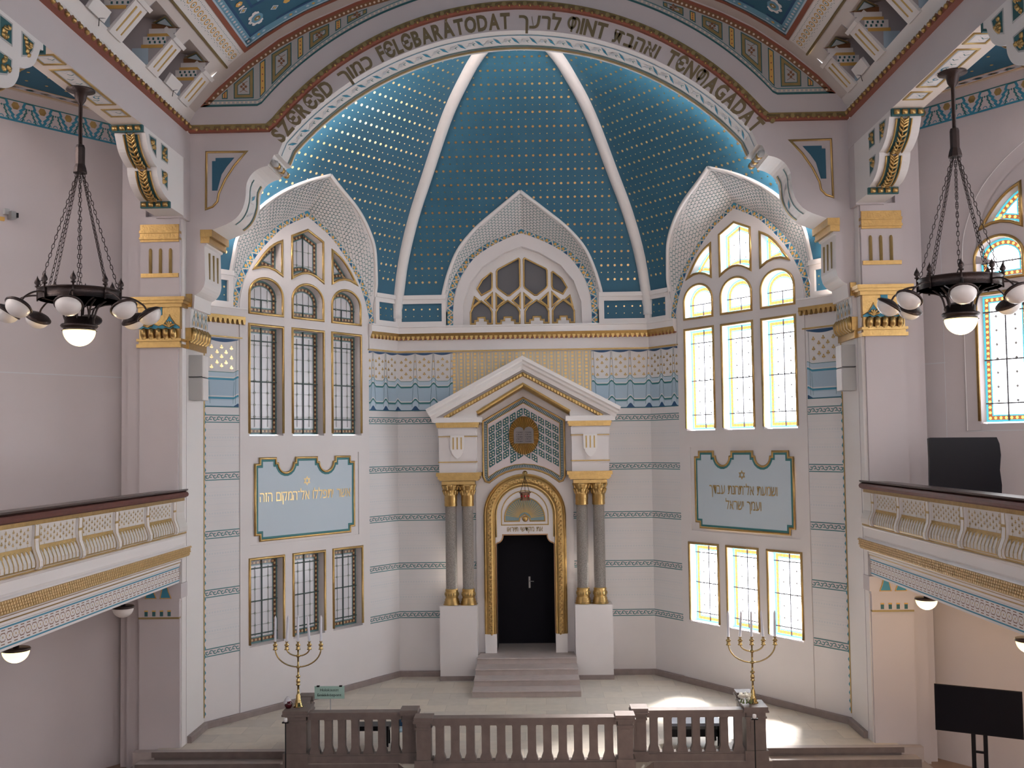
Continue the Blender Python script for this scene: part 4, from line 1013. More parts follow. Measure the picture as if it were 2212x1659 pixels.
def pilaster(sg, side):
    t = thing('pilaster', 'white pilaster with gilded capital and slits on the %s of the apse arch' % side, 'pilaster', (sg*8, 22.6, -.5))
    X = lambda x: sg*x
    def bx(b, x0, x1, y0, z0, z1, m): b.box(X(x0), X(x1), y0, 22.86, z0, z1, m)
    b = MB(); bx(b, 7.60, 8.46, 22.52, 3.62, 8.82, NAVE); bx(b, 7.56, 8.44, 22.50, 9.9, 11.74, NAVE); bx(b, 7.56, 8.46, 22.54, -.5, 2.82, NAVE)
    b.box(X(8.40), X(8.80), 22.70, 22.86, -.5, 14.0, NAVE); b.box(X(7.53), X(7.60), 22.60, 22.86, 0, 13.1, TRIM)
    b.box(X(7.45), X(8.07), 22.44, 22.86, 11.7, 13.045, NAVE)
    b.build('shaft', t)
    b = MB()
    prof = [(7.36, 9.90), (7.36, 9.84), (7.40, 9.78), (7.47, 9.73), (7.5, 9.70)]
    for (e, z0, z1) in ((.16, 9.84, 9.92), (.13, 9.78, 9.84), (.08, 9.70, 9.78)): b.box(X(7.56-e), X(8.46+e), 22.5-e, 22.86, z0, z1, GOLD)
    bx(b, 7.54, 8.48, 22.47, 9.22, 9.70, GOLD)
    for (e, z0, z1) in ((.05, 8.94, 9.0), (.01, 8.88, 8.94), (.05, 8.80, 8.88)): b.box(X(7.56-e), X(8.46+e), 22.5-e, 22.86, z0, z1, GOLD)
    bx(b, 7.56, 8.46, 22.5, 9.0, 9.22, GOLD)
    b.build('capital', t)
    b = MB()
    b.F = frame((X(8.01), 22.465, 0), (1, 0, 0), (0, 0, 1), (0, -1, 0))
    ins = [(-.46, 9.22), (.46, 9.22), (.46, 9.27), (.34, 9.32), (.25, 9.42), (.2, 9.5), (.13, 9.42), (.0, 9.30), (-.13, 9.42), (-.2, 9.5), (-.25, 9.42), (-.34, 9.32), (-.46, 9.27)]
    ins = [(-.47, 9.22), (.47, 9.22), (.47, 9.26), (.36, 9.33), (.28, 9.44), (.24, 9.52), (.20, 9.44), (.11, 9.32), (0, 9.28), (-.11, 9.32), (-.20, 9.44), (-.24, 9.52), (-.28, 9.44), (-.36, 9.33), (-.47, 9.26)]
    b.poly(ins, 0, .008, TURQ); b.bead([(u, z) for u, z in ins[2:]], .02, .02, GOLD); b.box(-.075, .075, 9.52, 9.70, 0, .012, TURQ)
    for u in (-.24, .24):
        for a in (-60, -25, 0, 25, 60): b.F = WORLD; c = Vector((X(8.01)+u, 22.45, 9.25)); d = Vector((sin(radians(a)), -.25, cos(radians(a)))); b.tube([c, c+d*.09, c+d*.15+Vector((0, -.02, -.02))], [.015, .035, .012], GOLD, 5); 
    b.F = WORLD
    for k in range(5):
        x = 7.68+.165*k
        b.tube([(X(x), 22.49, 9.0), (X(x), 22.44, 9.08), (X(x), 22.42, 9.17), (X(x), 22.46, 9.22)], [.06, .075, .07, .035], GOLD, 7)
        if k < 4:
            b.tube([(X(x+.0825), 22.47, 9.2), (X(x+.0825), 22.455, 9.08), (X(x+.0825), 22.47, 9.02)], .014, BROWN, 5)
    b.build('capital_carving', t)
    b = MB()
    for (e, z0, z1) in ((.02, 11.42, 11.56), (.055, 11.36, 11.42), (.03, 11.27, 11.36), (.06, 11.22, 11.27), (.02, 11.17, 11.22)): b.box(X(7.57-e*.3), X(8.43+e*.3), 22.48-e, 22.86, z0, z1, GOLD)
    b.build('gilded_moulding', t); b = MB()
    b.box(X(7.575), X(8.42), 22.46, 22.6, 10.37, 10.46, GOLD)
    b.build('gilded_moulding', t)
    for k in range(3):
        b = MB(); x = X(7.76+.225*k); b.tube([(x, 22.49, 10.46), (x, 22.49, 10.98), (x, 22.49, 11.02)], [.037, .037, .02], GOLDP, 8); b.build('gilded_slit', t)
    # bracket head below the gallery
    b = MB(); b.box(X(7.56), X(8.46), 22.50, 22.86, 2.85, 3.20, NAVE); b.box(X(7.54), X(8.47), 22.46, 22.86, 3.20, 3.26, NAVE); b.box(X(7.56), X(8.46), 22.49, 22.86, 2.81, 2.85, GOLDD)
    b.F = frame((0, 0, 0), (1, 0, 0), (0, 0, 1), (0, -1, 0))
    for k in range(4): x = X(7.78+.17*k); b.box(x-.035, x+.035, 2.87, 2.97, -22.6, -22.495, TEALD); b.box(x-.04, x+.04, 2.97, 3.0, -22.6, -22.49, OCHRE)
    b.F = WORLD; b.box(X(7.5), X(8.5), 22.45, 22.86, 3.26, 3.58, NAVE)
    b.F = frame((0, 22.44, 0), (1, 0, 0), (0, 0, 1), (0, -1, 0))
    for u in (7.72, 8.05): P = [(X(u), 3.27), (X(u+.24), 3.27), (X(u+.20), 3.45), (X(u+.26), 3.6), (X(u+.10), 3.6), (X(u+.06), 3.42)]; b.poly(P, 0, .006, TURQ); b.bead(P, .02, .012, OCHRE, True)
    b.build('gallery_bracket_head', t)
    return t
def speakers():
    for sg, side in ((-1, 'left'), (1, 'right')):
        t = thing('wall_speaker', 'grey two-box loudspeaker on the %s jamb of the apse arch' % side, 'speaker', (sg*7.4, 23.3, 7.62))
        for z0 in (7.64, 8.16):
            b = MB(); x0, x1 = sg*7.52, sg*7.22; b.box(x0, x1, 23.0, 23.42, z0, z0+.51, GREY); b.box(x0, sg*7.215, 22.99, 23.43, z0+.005, z0+.02, BLACK) if z0 > 8 else None
            b.box(sg*7.35, sg*7.20, 23.02, 23.40, z0+.01, z0+.50, TRIM); b.build('cabinet', t)
def aisles():
    for sg, side in ((-1, 'left'), (1, 'right')):
        F = aisle_frame(sg); L = 6.2
        holes = []; uc = 3.78
        if sg > 0: holes = [[(u+uc, z) for u, z in P] for k, P in LIGHTS if k != 'low']
        b = MB(F); b.poly(rect(-.25, L, -.5, 14.2), -.3, 0, NAVE, holes)
        w = b.build('wall_aisle_'+side, kind='structure')
        b = MB(F)
        for u0, u1, z in ((.1, 1.12, 8.2), (1.6, L, 6.68)) if sg > 0 else ((.1, L, 8.18),): b.box(u0, u1, z, z+.02, 0, .006, GREYL)
        if sg > 0:
            b.box(1.1, 1.11, 4.5, 12, 0, .004, GREYL)
            rel = [(1.6, 6.7), (1.6, 10.3)]+crom([(1.6, 10.3), (1.68, 11.0), (2.0, 11.75), (2.5, 12.3), (3.1, 12.7), (3.78, 13.0)], 4)
            b.sweep(rel, [(-.0, 0), (-.01, .035), (-.3, .035)], NAVE); b.sweep([(u-.0, z) for u, z in rel], [(-.012, .036), (.0, .045), (.012, .0)], TRIM)
        b.build('panel_lines', w)
        b = MB(F); z0, z1 = 13.53, 13.99
        b.quad([(0, z0, .004), (L, z0, .004), (L, z1, .004), (0, z1, .004)], PINK); b.quad([(0, z0, .008), (L, z0, .008), (L, z0+.045, .008), (0, z0+.045, .008)], TURQ); b.quad([(0, z1-.025, .008), (L, z1-.025, .008), (L, z1, .008), (0, z1, .008)], TEAL)
        u = .78
        while u < L:
            b.ngon(u, 13.87, .088, 6, .008, .008, GOLDP)
            c = u+.29
            for k, sc in ((0, 1), (1, .55)):
                P = []
                for e in (-1, 1):
                    q = [(e*.29*sc, 13.56), (e*.22*sc, 13.64), (e*.245*sc, 13.67), (e*.16*sc, 13.75), (e*.185*sc, 13.78), (e*.10*sc, 13.85), (e*.125*sc, 13.88), (e*.085*sc, 13.97)]
                    b.ribbon([(c+a, z if not k else 13.56+(z-13.56)*.72) for a, z in q], .052 if not k else .034, .01, TURQ if not k else TEAL)
            b.ribbon([(c-.08, 13.965), (c+.08, 13.965)], .03, .01, TEAL)
            for dx in (-.14, 0, .14): b.ribbon([(c+dx+.045*cos(radians(a)), 13.585+.045*sin(radians(a))) for a in range(0, 181, 30)], .016, .01, TURQ)
            b.ngon(c, 13.84, .025, 4, .01, .01, TEAL)
            u += .58
        b.build('painted_mountain_border', w)
        # ceiling over the gallery
        G = lambda u, n, z: F(u, z, n); b = MB()
        P = [F(-.3, 14.2, -.3), F(L, 14.2, -.3), F(L, 14.2, 3.5), Vector((sg*7.9, 15, 14.2)), Vector((sg*7.9, 22.9, 14.2))]
        b.face([b.vert(v) for v in P], SOFFIT)
        def cs(n0, n1, m, z):
            q = clip_half([F(u, z, n) for u, n in ((-.2, n0), (L, n0), (L, n1), (-.2, n1))], 0, 8.0, sg)
            if q: b.face([b.vert(v) for v in q], m)
        cs(.0, .12, CREAM, 14.19); cs(.12, .16, OCHRE, 14.185); cs(.16, .40, PINK, 14.187); cs(.40, .43, OCHRE, 14.185); cs(.43, 5, BLUE, 14.188)
        u = .2; i = 0
        while u < L:
            q = lambda du, dn: F(u+du, 14.18, .28+dn)
            for m, r in ((GREY, 1), (PINK, .72)): b.face([b.vert(q(.12*r*cos(a*pi/4), .075*r*sin(a*pi/4))) for a in range(8)], m)
            b.face([b.vert(F(u, 14.176, .28)+ (F(.05*cos(a*pi/3), 0, .03*sin(a*pi/3))-F(0, 0, 0))) for a in range(6)], GOLDD if i % 2 else TEAL)
            b.face([b.vert(F(u+.17, 14.18, .28)+(F(.04*cos(a*pi/2), 0, .09*sin(a*pi/2))-F(0, 0, 0))) for a in range(4)], GREYL); u += .34; i += 1
        for i in range(14):
            for n in (.8, 1.3, 1.8, 2.3):
                c = F(.3+.42*i+(.2 if n in (1.3, 2.3) else 0), 14.18, n)
                if sg*c.x < 8.1: continue
                b.face([b.vert(c+Vector((.035*cos(a*pi/3), .035*sin(a*pi/3), 0))) for a in range(6)], OCHRE)
        b.build('painted_gallery_ceiling', w)
        # ceiling below the gallery (underside) belongs to the gallery; outer wall of the nave beyond the frame
        o = F(L, 0, 0); wins = [rect(y, y+1.7, 6.9, 11.0) for y in (8.5, 12.0, 15.5) if y+1.9 < o.y]+[rect(y, y+1.7, .8, 3.0) for y in (8.5, 12.0, 15.5) if y+1.9 < o.y]
        b = MB(frame((o.x, 0, 0), (0, 1, 0), (0, 0, 1), (-sg, 0, 0))); b.poly(rect(-4, o.y, -.5, 14.2), -.3, 0, NAVE, wins)
        w2 = b.build('wall_nave_'+side, kind='structure')
        b = MB(frame((o.x, 0, 0), (0, 1, 0), (0, 0, 1), (-sg, 0, 0)))
        for q in wins: b.poly(q, -.2, -.18, GL_A['clear'] if sg > 0 else glow('left_nave_fill_glass', (.9, .94, 1), NAVE_L, (.6, .6, .6)))  # unseen glowing side panes, added as fill light for the nave
        WN[0] += 1; b.build('window_%d' % WN[0], kind='structure')
        if sg > 0:
            for k_, P in LIGHTS:
                if k_ != 'low' and min(p[0] for p in P) < -.2+.0: window(F, uc, k_, P, GL_A, wall=NAVE)
                elif k_ != 'low': window(F, uc, k_, P, GL_A, wall=NAVE)
        # gallery roof and rear wall of the hall are behind the camera
    b = MB(); b.quad([(-13, 8, 14.2), (-7.9, 8, 14.2), (-7.9, 16, 14.2), (-13, 16, 14.2)], SOFFIT); b.quad([(13, 8, 14.2), (7.9, 8, 14.2), (7.9, 16, 14.2), (13, 16, 14.2)], SOFFIT)
    b.quad([(-8.9, 8, 18.2), (8.9, 8, 18.2), (8.9, 24.2, 18.2), (-8.9, 24.2, 18.2)], NAVE)  # unseen box over the vault, added to keep sky and sun from leaking in
    for sg in (-1, 1): b.quad([(sg*8.9, 8, 14.2), (sg*8.9, 24.2, 14.2), (sg*8.9, 24.2, 18.2), (sg*8.9, 8, 18.2)], NAVE)
    for y in (8, 24.2): b.quad([(-8.9, y, 17.45), (8.9, y, 17.45), (8.9, y, 18.2), (-8.9, y, 18.2)], NAVE)
    for sg in (-1, 1): b.quad([(sg*7.5, 24.15, 14.1), (sg*8.9, 24.15, 14.1), (sg*8.9, 24.15, 18.2), (sg*7.5, 24.15, 18.2)], NAVE)
    b.quad([(-13, -4, 17.4), (13, -4, 17.4), (13, 8, 17.4), (-13, 8, 17.4)], NAVE)
    b.quad([(-13, 8, 14), (-5, 8, 14), (-5, 8, 17.4), (-13, 8, 17.4)], NAVE); b.quad([(13, 8, 14), (5, 8, 14), (5, 8, 17.4), (13, 8, 17.4)], NAVE)
    b.build('ceiling', kind='structure')
    wr = [rect(x, x+2.2, 6.5, 13) for x in (-10, -6.2, -1.1, 4, 7.8)]
    b = MB(frame((0, -4, 0), (1, 0, 0), (0, 0, 1), (0, 1, 0))); b.poly(rect(-13, 13, -.5, 17.4), -.3, 0, NAVE, wr); b.build('wall_rear', kind='structure')
    b = MB(frame((0, -4, 0), (1, 0, 0), (0, 0, 1), (0, 1, 0)))
    for q in wr: b.poly(q, -.2, -.18, glow('rear_fill_glass', (.93, .95, 1), E_REAR, (.6, .6, .6)))  # unseen glowing panes behind the camera, added as fill light
    WN[0] += 1; b.build('window_%d' % WN[0], kind='structure')
def galleries():
    for sg, side in ((-1, 'left'), (1, 'right')):
        t = thing('gallery', 'gallery with dark wood rail and gold-stencilled white parapet on the %s of the nave' % side, 'balcony', (sg*8.5, 18, 3.6))
        Y0, Y1 = 8.0, 22.5; P = lambda pr, m, nm, y0=Y0, y1=Y1: (lambda b: (profile_x(b, sg, pr, y0, y1, m), b.build(nm, t)))(MB())
        P([(8.05, 5.62), (7.42, 5.64), (7.40, 5.66), (7.36, 5.66), (7.36, 5.63), (7.42, 5.60)], WOODD, 'ledge_top')
        P([(7.42, 5.60), (7.37, 5.59), (7.345, 5.545), (7.36, 5.50), (7.42, 5.47)], WOODR, 'handrail')
        P([(7.44, 5.47), (7.44, 5.40)], GOLD, 'gold_line')
        pan = [(7.44, 5.40), (7.45, 5.15), (7.44, 5.02), (7.405, 4.93), (7.375, 4.84), (7.375, 4.76), (7.40, 4.72)]
        P(pan, [mat('parapet_white', (.62, .59, .56), .7)]*6, 'parapet')
        P([(7.40, 4.72), (7.39, 4.70), (7.42, 4.68)], GOLDP, 'gold_line'); P([(7.42, 4.68), (7.40, 4.67), (7.42, 4.64), (7.44, 4.63), (7.44, 4.46), (7.46, 4.42), (7.42, 4.40)], TRIM, 'fascia')
        # tiled gold band: small stepped cubes
        b = MB(); profile_x(b, sg, [(7.42, 4.40), (7.40, 4.38), (7.44, 4.16), (7.48, 4.15)], Y0, Y1+.3, [TRIM, GOLDP, GOLDP])
        b.F = frame((sg*7.39, 0, 0), (0, 1, 0), (0, 0, 1), (-sg, 0, 0)); y = Y1+.2; j0 = 0
        while y > 14.0:
            for j in range(4): z = 4.19+.05*j+.0; b.box(y+(.04 if j % 2 else 0), y+.05+(.04 if j % 2 else 0), z, z+.033, -.03, -.012+.008*j, mat('frieze_gold', (.66, .47, .24), .5, .3))
            y -= .08
        b.build('gold_cube_frieze', t)
        P([(7.48, 4.15), (7.50, 4.12), (7.52, 4.10), (7.52, 4.06), (7.54, 4.03), (7.54, 3.99), (7.56, 3.97), (7.56, 3.60), (7.62, 3.58), (9.9, 3.58)], [TRIM, GOLDP, TRIM, GOLDP, TRIM, TRIM, TRIM, TRIM, SOFFIT], 'beam')
        b = MB(frame((sg*7.56, 0, 0), (0, 1, 0), (0, 0, 1), (-sg, 0, 0)))
        for z, h, m in ((3.93, .025, TURQ), (3.64, .025, TURQ)): b.quad([(Y0, z, .004), (Y1, z, .004), (Y1, z+h, .004), (Y0, z+h, .004)], m)
        y = Y1-.1; i = 0
        while y > 13.5:
            for z in (3.895, 3.69): b.quad([(y, z, .004), (y+.11, z, .004), (y+.11, z+.014, .004), (y, z+.014, .004)], BROWN)
            b.ribbon([(y-.02, 3.83), (y, 3.86), (y+.1, 3.86), (y+.12, 3.83)], .014, .004, BROWN); b.ribbon([(y-.02, 3.77), (y, 3.74), (y+.1, 3.74), (y+.12, 3.77)], .014, .004, BROWN)
            b.quad([(y+.04, 3.785, .004), (y+.065, 3.785, .004), (y+.065, 3.815, .004), (y+.04, 3.815, .004)], GOLDP); b.quad([(y+.135, 3.775, .004), (y+.155, 3.775, .004), (y+.155, 3.825, .004), (y+.135, 3.825, .004)], GOLDP)
            y -= .19; i += 1
        b.build('painted_beam_border', t)
        # scrolled ribs with gold lines, gold arcs and stencils
        for k in range(6):
            y = 21.78-1.51*k
            b = MB(); w = .08
            for j in range(len(pan)-1):
                (xa, za), (xb, zb) = pan[j], pan[j+1]
                b.quad([(sg*(xa-.045), y-w, za), (sg*(xa-.045), y+w, za), (sg*(xb-.045), y+w, zb), (sg*(xb-.045), y-w, zb)], TRIM)
                for e in (-1, 1): b.quad([(sg*(xa-.045), y+e*w, za), (sg*(xa), y+e*w, za), (sg*(xb), y+e*w, zb), (sg*(xb-.045), y+e*w, zb)], TRIM); b.quad([(sg*(xa-.048), y+e*(w-.0), za), (sg*(xa-.048), y+e*(w-.022), za), (sg*(xb-.048), y+e*(w-.022), zb), (sg*(xb-.048), y+e*w, zb)], GOLDP)
            b.box(sg*7.405, sg*7.395, y-w, y+w, 5.19, 5.23, GOLDP); b.build('scrolled_rib', t)
        b = MB(); fx = lambda z: lerp_tab(-z, [-p[1] for p in pan], [p[0] for p in pan])-.006
        F = lambda u, v, n=0: Vector((sg*(fx(v)-n), u, v)); b.F = F
        for k in range(6):
            y1 = 21.78-1.51*k-.09; y0 = y1-1.51+.18
            for j in range(6): b.quad([(y0, 5.025, 0), (y1, 5.025, 0), (y1, 5.075, 0), (y0, 5.075, 0)], GOLDP) if j == 0 else None
            b.quad([(y0, 4.735, 0), (y1, 4.735, 0), (y1, 4.76, 0), (y0, 4.76, 0)], GOLDP)
            n = 10; st = (y1-y0)/n
            for i in range(n+1):
                y = y0+i*st; b.F = F; zz_ = [4.75, 4.80, 4.86, 4.93, 5.03]
                for za, zb in zip(zz_, zz_[1:]): b.quad([(y-.013, za, 0), (y+.013, za, 0), (y+.016, zb, 0), (y-.016, zb, 0)], GOLDP)
                if i < n: b.ribbon([(y+.012, 4.965), (y+st*.22, 5.01), (y+st*.5, 5.03), (y+st*.78, 5.01), (y+st-.012, 4.965)], .026, .001, GOLDP)
            for i in range(11):
                y = y0+.12+i*(y1-y0-.24)/10
                for z in ((5.29, 5.19) if i % 2 else (5.34, 5.24, 5.145)):
                    trefoil(b, y, z, .034, 0, GOLDP)
                if i % 3 == 1: b.ribbon([(y, 5.07), (y, 5.11)], .01, 0, GOLDP)
        b.build('gold_stencils', t)
        b = MB(); b.quad([(sg*7.9, Y0, 4.6), (sg*7.9, Y1+.3, 4.6), (sg*13, Y1+.3, 4.6), (sg*13, Y0, 4.6)], BROWN); b.quad([(sg*8.05, Y0, 5.62), (sg*8.05, Y1, 5.62), (sg*8.05, Y1, 4.6), (sg*8.05, Y0, 4.6)], TRIM)
        b.quad([(sg*9.9, Y0, 3.58), (sg*9.9, Y1+.3, 3.58), (sg*13, Y1+.3, 3.58), (sg*13, Y0, 3.58)], SOFFIT)
        b.build('gallery_floor', t)
def bowl_lamp(name, label, c, lit, group=None, r=.21, stem=None):
    t = thing(name, label, 'lamp', c, group); c = Vector(c); b = MB()
    b.lathe([(0, 0), (r*.98, 0), (r*1.05, -.02), (r*1.03, -.045), (r*.96, -.05)], c, BRONZE, 24); b.build('rim', t)
    b = MB(); b.lathe([(r*.97, -.045)]+[(r*.97*cos(radians(a)), -.045-r*.92*sin(radians(a))) for a in range(10, 91, 10)], c, LIT if lit else OPAL, 24); b.build('glass_bowl', t)
    if stem: b = MB(); b.lathe([(.0, 0), (.05, 0), (.05, stem), (0, stem)], c, BRONZE, 12); b.build('mount', t)
    if lit: lamp(c+Vector((0, 0, -.35)), 60 if c.x > 0 else 14, t)
    return t
def lamp(c, e, parent=None, r=.15):
    l = bpy.data.lights.new('bulb', 'POINT'); l.energy = e; l.color = LAMP_COL; l.shadow_soft_size = r
    o = bpy.data.objects.new('bulb', l); COL.objects.link(o); o.location = c
    if parent: o.parent = parent; o.matrix_parent_inverse = parent.matrix_world.inverted()
    return o
def chandelier(c, label, rot=16):
    """c: centre of the hoop (world)"""
    t = thing('chandelier', label, 'chandelier', c, None); c = Vector(c); V3 = Vector
    b = MB(); b.lathe([(0, 13.05-c.z), (.24, 13.045-c.z), (.25, 13.02-c.z), (.12, 12.99-c.z), (.09, 12.85-c.z), (.045, 12.78-c.z), (.03, 12.76-c.z)], (c.x, c.y, c.z), BRONZE, 24); b.build('ceiling_rose', t)
    b = MB(); b.tube([(c.x, c.y, 12.8), (c.x, c.y, 12.0)], .035, BRONZE, 10); b.build('rod', t)
    b = MB(); b.lathe([(.03, 12.05), (.07, 12.03), (.085, 11.98), (.085, 11.68), (.105, 11.62), (.125, 11.53), (.12, 11.52), (.06, 11.52)], (c.x, c.y, 0), BRONZE, 8, sm=False); b.build('sleeve', t)
    RO, h = .68, .16
    b = MB(); b.lathe([(RO, -h/2), (RO, h/2), (RO+.02, h/2+.01), (RO+.02, h/2+.03), (RO-.04, h/2+.03), (RO-.04, h/2), (RO-.03, -h/2), (RO, -h/2)], c, BRONZE, 48); b.build('hoop', t)
    # oval-link chains
    def chain(a, e, nm):
        b = MB(); L = (e-a).length; n = int(L/.085); d = (e-a)/n; u = d.normalized(); x = u.cross(V3((0, 0, 1))).normalized(); y = u.cross(x)
        for i in range(n):
            m = a+d*(i+.5); s_ = x if i % 2 else y
            b.tube([m+u*.052*sin(2*pi*k/8)+s_*.022*cos(2*pi*k/8) for k in range(8)], .0065, BRONZE, 4, True)
        b.build('chain', t)
    for k in range(8):
        a = radians(22.5+45*k); top = c+V3((.05*cos(a), .05*sin(a), 11.53-c.z)); chain(top, c+V3(((RO-.02)*cos(a), (RO-.02)*sin(a), h/2+.02)), 'chain')
    for k in range(8):     # spearhead finials
        a = radians(45*k+rot); q = c+V3(((RO+.015)*cos(a), (RO+.015)*sin(a), 0)); b = MB()
        b.lathe([(.018, -.1), (.018, .14), (.045, .15), (.045, .17), (.02, .18), (.055, .22), (.045, .26), (.012, .32), (0, .36)], q, BRONZE, 8); b.build('finial', t)
    # centre bowl
    b = MB(); z = -.50; b.lathe([(.12, z+.12), (.25, z+.12), (.25, z+.0), (.30, z-.0), (.32, z-.03), (.30, z-.06), (.27, z-.07), (.27, z-.11), (.3, z-.12)], c, BRONZE, 28); b.build('collar', t)
    b = MB(); b.lathe([(.275, z-.11)]+[(.275*cos(radians(a)), z-.11-.28*sin(radians(a))) for a in range(8, 91, 8)], c, LIT, 28); b.build('lit_glass_bowl', t)
    b = MB()
    for k in range(4):
        a = radians(45+90*k); b.tube([c+V3(((RO-.03)*cos(a), (RO-.03)*sin(a), -h/2)), c+V3((.45*cos(a), .45*sin(a), -.12)), c+V3((.2*cos(a), .2*sin(a), -.22)), c+V3((.17*cos(a), .17*sin(a), -.35))], .014, BRONZE, 5)
    b.build('stays', t)
    for k in range(8):
        a = radians(45*k+rot); rd = V3((cos(a), sin(a), 0)); P = [c+rd*.24+V3((0, 0, -.42)), c+rd*.32+V3((0, 0, -.18)), c+rd*.55+V3((0, 0, -.02)), c+rd*.85+V3((0, 0, -.01)), c+rd*1.06+V3((0, 0, -.12)), c+rd*1.13+V3((0, 0, -.21))]
        b = MB(); b.tube([V3(p) for p in crom([tuple(p) for p in P], 5)], .017, BRONZE, 6)
        m = b.build('arm', t)
        q = c+rd*1.16+V3((0, 0, -.27)); ax = (rd*.55+V3((0, 0, -.85))).normalized()
        b = MB(); b.lathe([(0, -.075), (.04, -.07), (.10, -.055), (.19, -.02), (.235, .02), (.235, .045), (.20, .05)], q, BRONZE, 20, ax); s = b.build('shade', m)
        b = MB(); b.lathe([(.205, .04)]+[(.21*cos(radians(e)), .04+.185*sin(radians(e))) for e in range(5, 91, 12)]+[(0, .225)], q, OPAL, 20, ax); b.build('opal_glass', m)
    lamp(c+V3((0, 0, -.95)), 40, t)
    return t

# ================================================================== the ark
def torah_ark():
    t = thing('torah_ark', 'white gabled ark with twin gold-capped granite columns and black doors', 'ark', (0, 28.6, 0))
    def plane(y, k, n0=0): return lambda u, v, n=0: Vector((.35+(u-.35)*k, y-(n-n0), 6.55+(v-6.55)*k))
    FA = plane(28.75, 1.0195); FB = plane(29.28, 1.038, -.30); F = FB
    b = MB(F); D = -.34       # back plane of the niche front
    gable = [(-1.34, .66), (-1.34, 7.2), (-1.28, 7.40), (0, 8.15), (1.28, 7.40), (1.34, 7.2), (1.34, .66)]
    niche = [(-.80, .66), (-.80, 3.80)]+arcpts(-.80, 4.02, .19, -90, 0, 6)[1:]+[(-.61, 4.06), (.61, 4.06)]+arcpts(.80, 4.02, .19, 180, 270, 6)[:-1]+[(.80, 3.80), (.80, .66)]
    b.poly(gable, D, -.30, PLASTER, [niche]); b.build('body', t)
    F = FA; D = -.57
    for sg in (-1, 1):
        x0, x1 = sorted((sg*1.34, sg*2.36)); b = MB(F); b.box(x0, x1, .126, 2.14, D, .05, PLASTER); b.build('plinth', t)
        x0, x1 = sorted((sg*1.32, sg*2.34)); b = MB(F); b.box(x0, x1, 5.78, 7.14, D, 0, PLASTER); b.box(x0+.25, x1-.25, 2.14, 5.78, D, -.55, PLASTER)
        b.box(x0-.02, x1+.02, 6.80, 6.99, D, .03, PLASTER); b.build('entablature_block', t)
        x0, x1 = sorted((sg*1.33, sg*2.37)); b = MB(F); b.box(x0, x1, .126, .25, D, .07, SKIRT); b.build('skirting', t)
    for sg in (-1, 1):
        b = MB(F)
        x0, x1 = sorted((sg*1.30, sg*2.36)); b.box(x0, x1, 6.055, 6.085, D, .03, GOLDP); b.build('gold_line', t); b = MB(F); b.box(x0, x1, 6.76, 6.785, D, .02, GOLDP); b.build('gold_line', t); b = MB(F)
        x0, x1 = sorted((sg*1.22, sg*2.42)); b.box(x0, x1, 7.09, 7.16, D, .07, GOLD); b.box(x0+.03, x1-.03, 7.02, 7.09, D, .04, GOLD)
        n = 10
        for i in range(n): u = x0+(x1-x0)*(i+.5)/n; b.box(u-.04, u+.035, 7.035, 7.085, 0, .075, GOLD)
        b.build('gold_moulding', t)
    for sg in (-1, 1):
        b = MB(F); c = sg*1.83; P = [(c-.19, 6.80), (c-.19, 6.40), (c-.15, 6.38), (c-.15, 6.32), (c-.08, 6.22), (c, 6.17), (c+.08, 6.22), (c+.15, 6.32), (c+.15, 6.38), (c+.19, 6.40), (c+.19, 6.80)]
        b.poly(P, 0, .06, TRIM)
        for k in (-1, 0, 1): b.box(c+k*.11-.018, c+k*.11+.018, 6.42, 6.75, .055, .066, GOLDP)
        b.build('shield_drop', t)
    # pediment: raking cornice
    b = MB(F); L = [(-2.66, 7.52), (0, 8.97), (2.66, 7.52)]
    b.sweep([(-2.66, 7.50), (0, 8.93), (2.66, 7.50)], [(0.03, D), (.03, .30), (-.06, .30), (-.10, .24), (-.16, .24), (-.20, .16), (-.30, .14), (-.30, D)], TRIM)
    b.poly([(-2.45, 7.18), (-1.28, 7.18), (-1.28, 7.40), (0, 8.16), (1.28, 7.40), (1.28, 7.18), (2.45, 7.18), (2.45, 7.45), (0, 8.75), (-2.45, 7.45)], D, -.02, TRIM)
    for sg in (-1, 1): x0, x1 = sorted((sg*1.16, sg*2.52)); b.box(x0, x1, 7.16, 7.30, D, .14, TRIM)
    b.build('pediment', t)
    b = MB(F); b.sweep([(-2.2, 7.33), (0, 8.53), (2.2, 7.33)], [(.0, -.02), (0, .10), (-.05, .12), (-.10, .05), (-.10, -.02)], GOLD)
    for sg in (-1, 1):
        for i in range(26):
            u = .06+i*.083; x = sg*u; z = 8.50-u*.5455; b.F = frame(F(x, z-.03, .10), (cos(radians(28.6)), 0, -sg*sin(radians(28.6))), (0, 0, 1), (0, -1, 0)); b.box(-.038, .03, -.036, .036, 0, .03, GOLD); b.F = F
    b.sweep([(-1.27, 7.40), (0, 8.16), (1.27, 7.40)], [(.07, -.5), (.07, .02), (.02, .03), (-.02, 0), (-.06, -.1), (-.06, -.5)], GOLD)
    b.build('gold_gable_bands', t)
    # lattice field with tablets of the law
    F = FB
    n = -.285
    base = [(-1.12, 5.66), (-1.06, 5.53), (-.96, 5.50)]+[(x, 4.45+sqrt(1.42**2-x*x)) for x in (-.86, -.7, -.5, -.25, 0, .25, .5, .7, .86)]+[(.96, 5.50), (1.06, 5.53), (1.12, 5.66), (1.12, 7.18), (0, 7.82), (-1.12, 7.18)]
    b = MB(F); b.poly(base, n-.01, n, PINK)
    b.bead(base, .055, .045, GOLD, True, n=n); I = inset(base, .075); b.ribbon(I, .075, n+.004, TEALD, True)
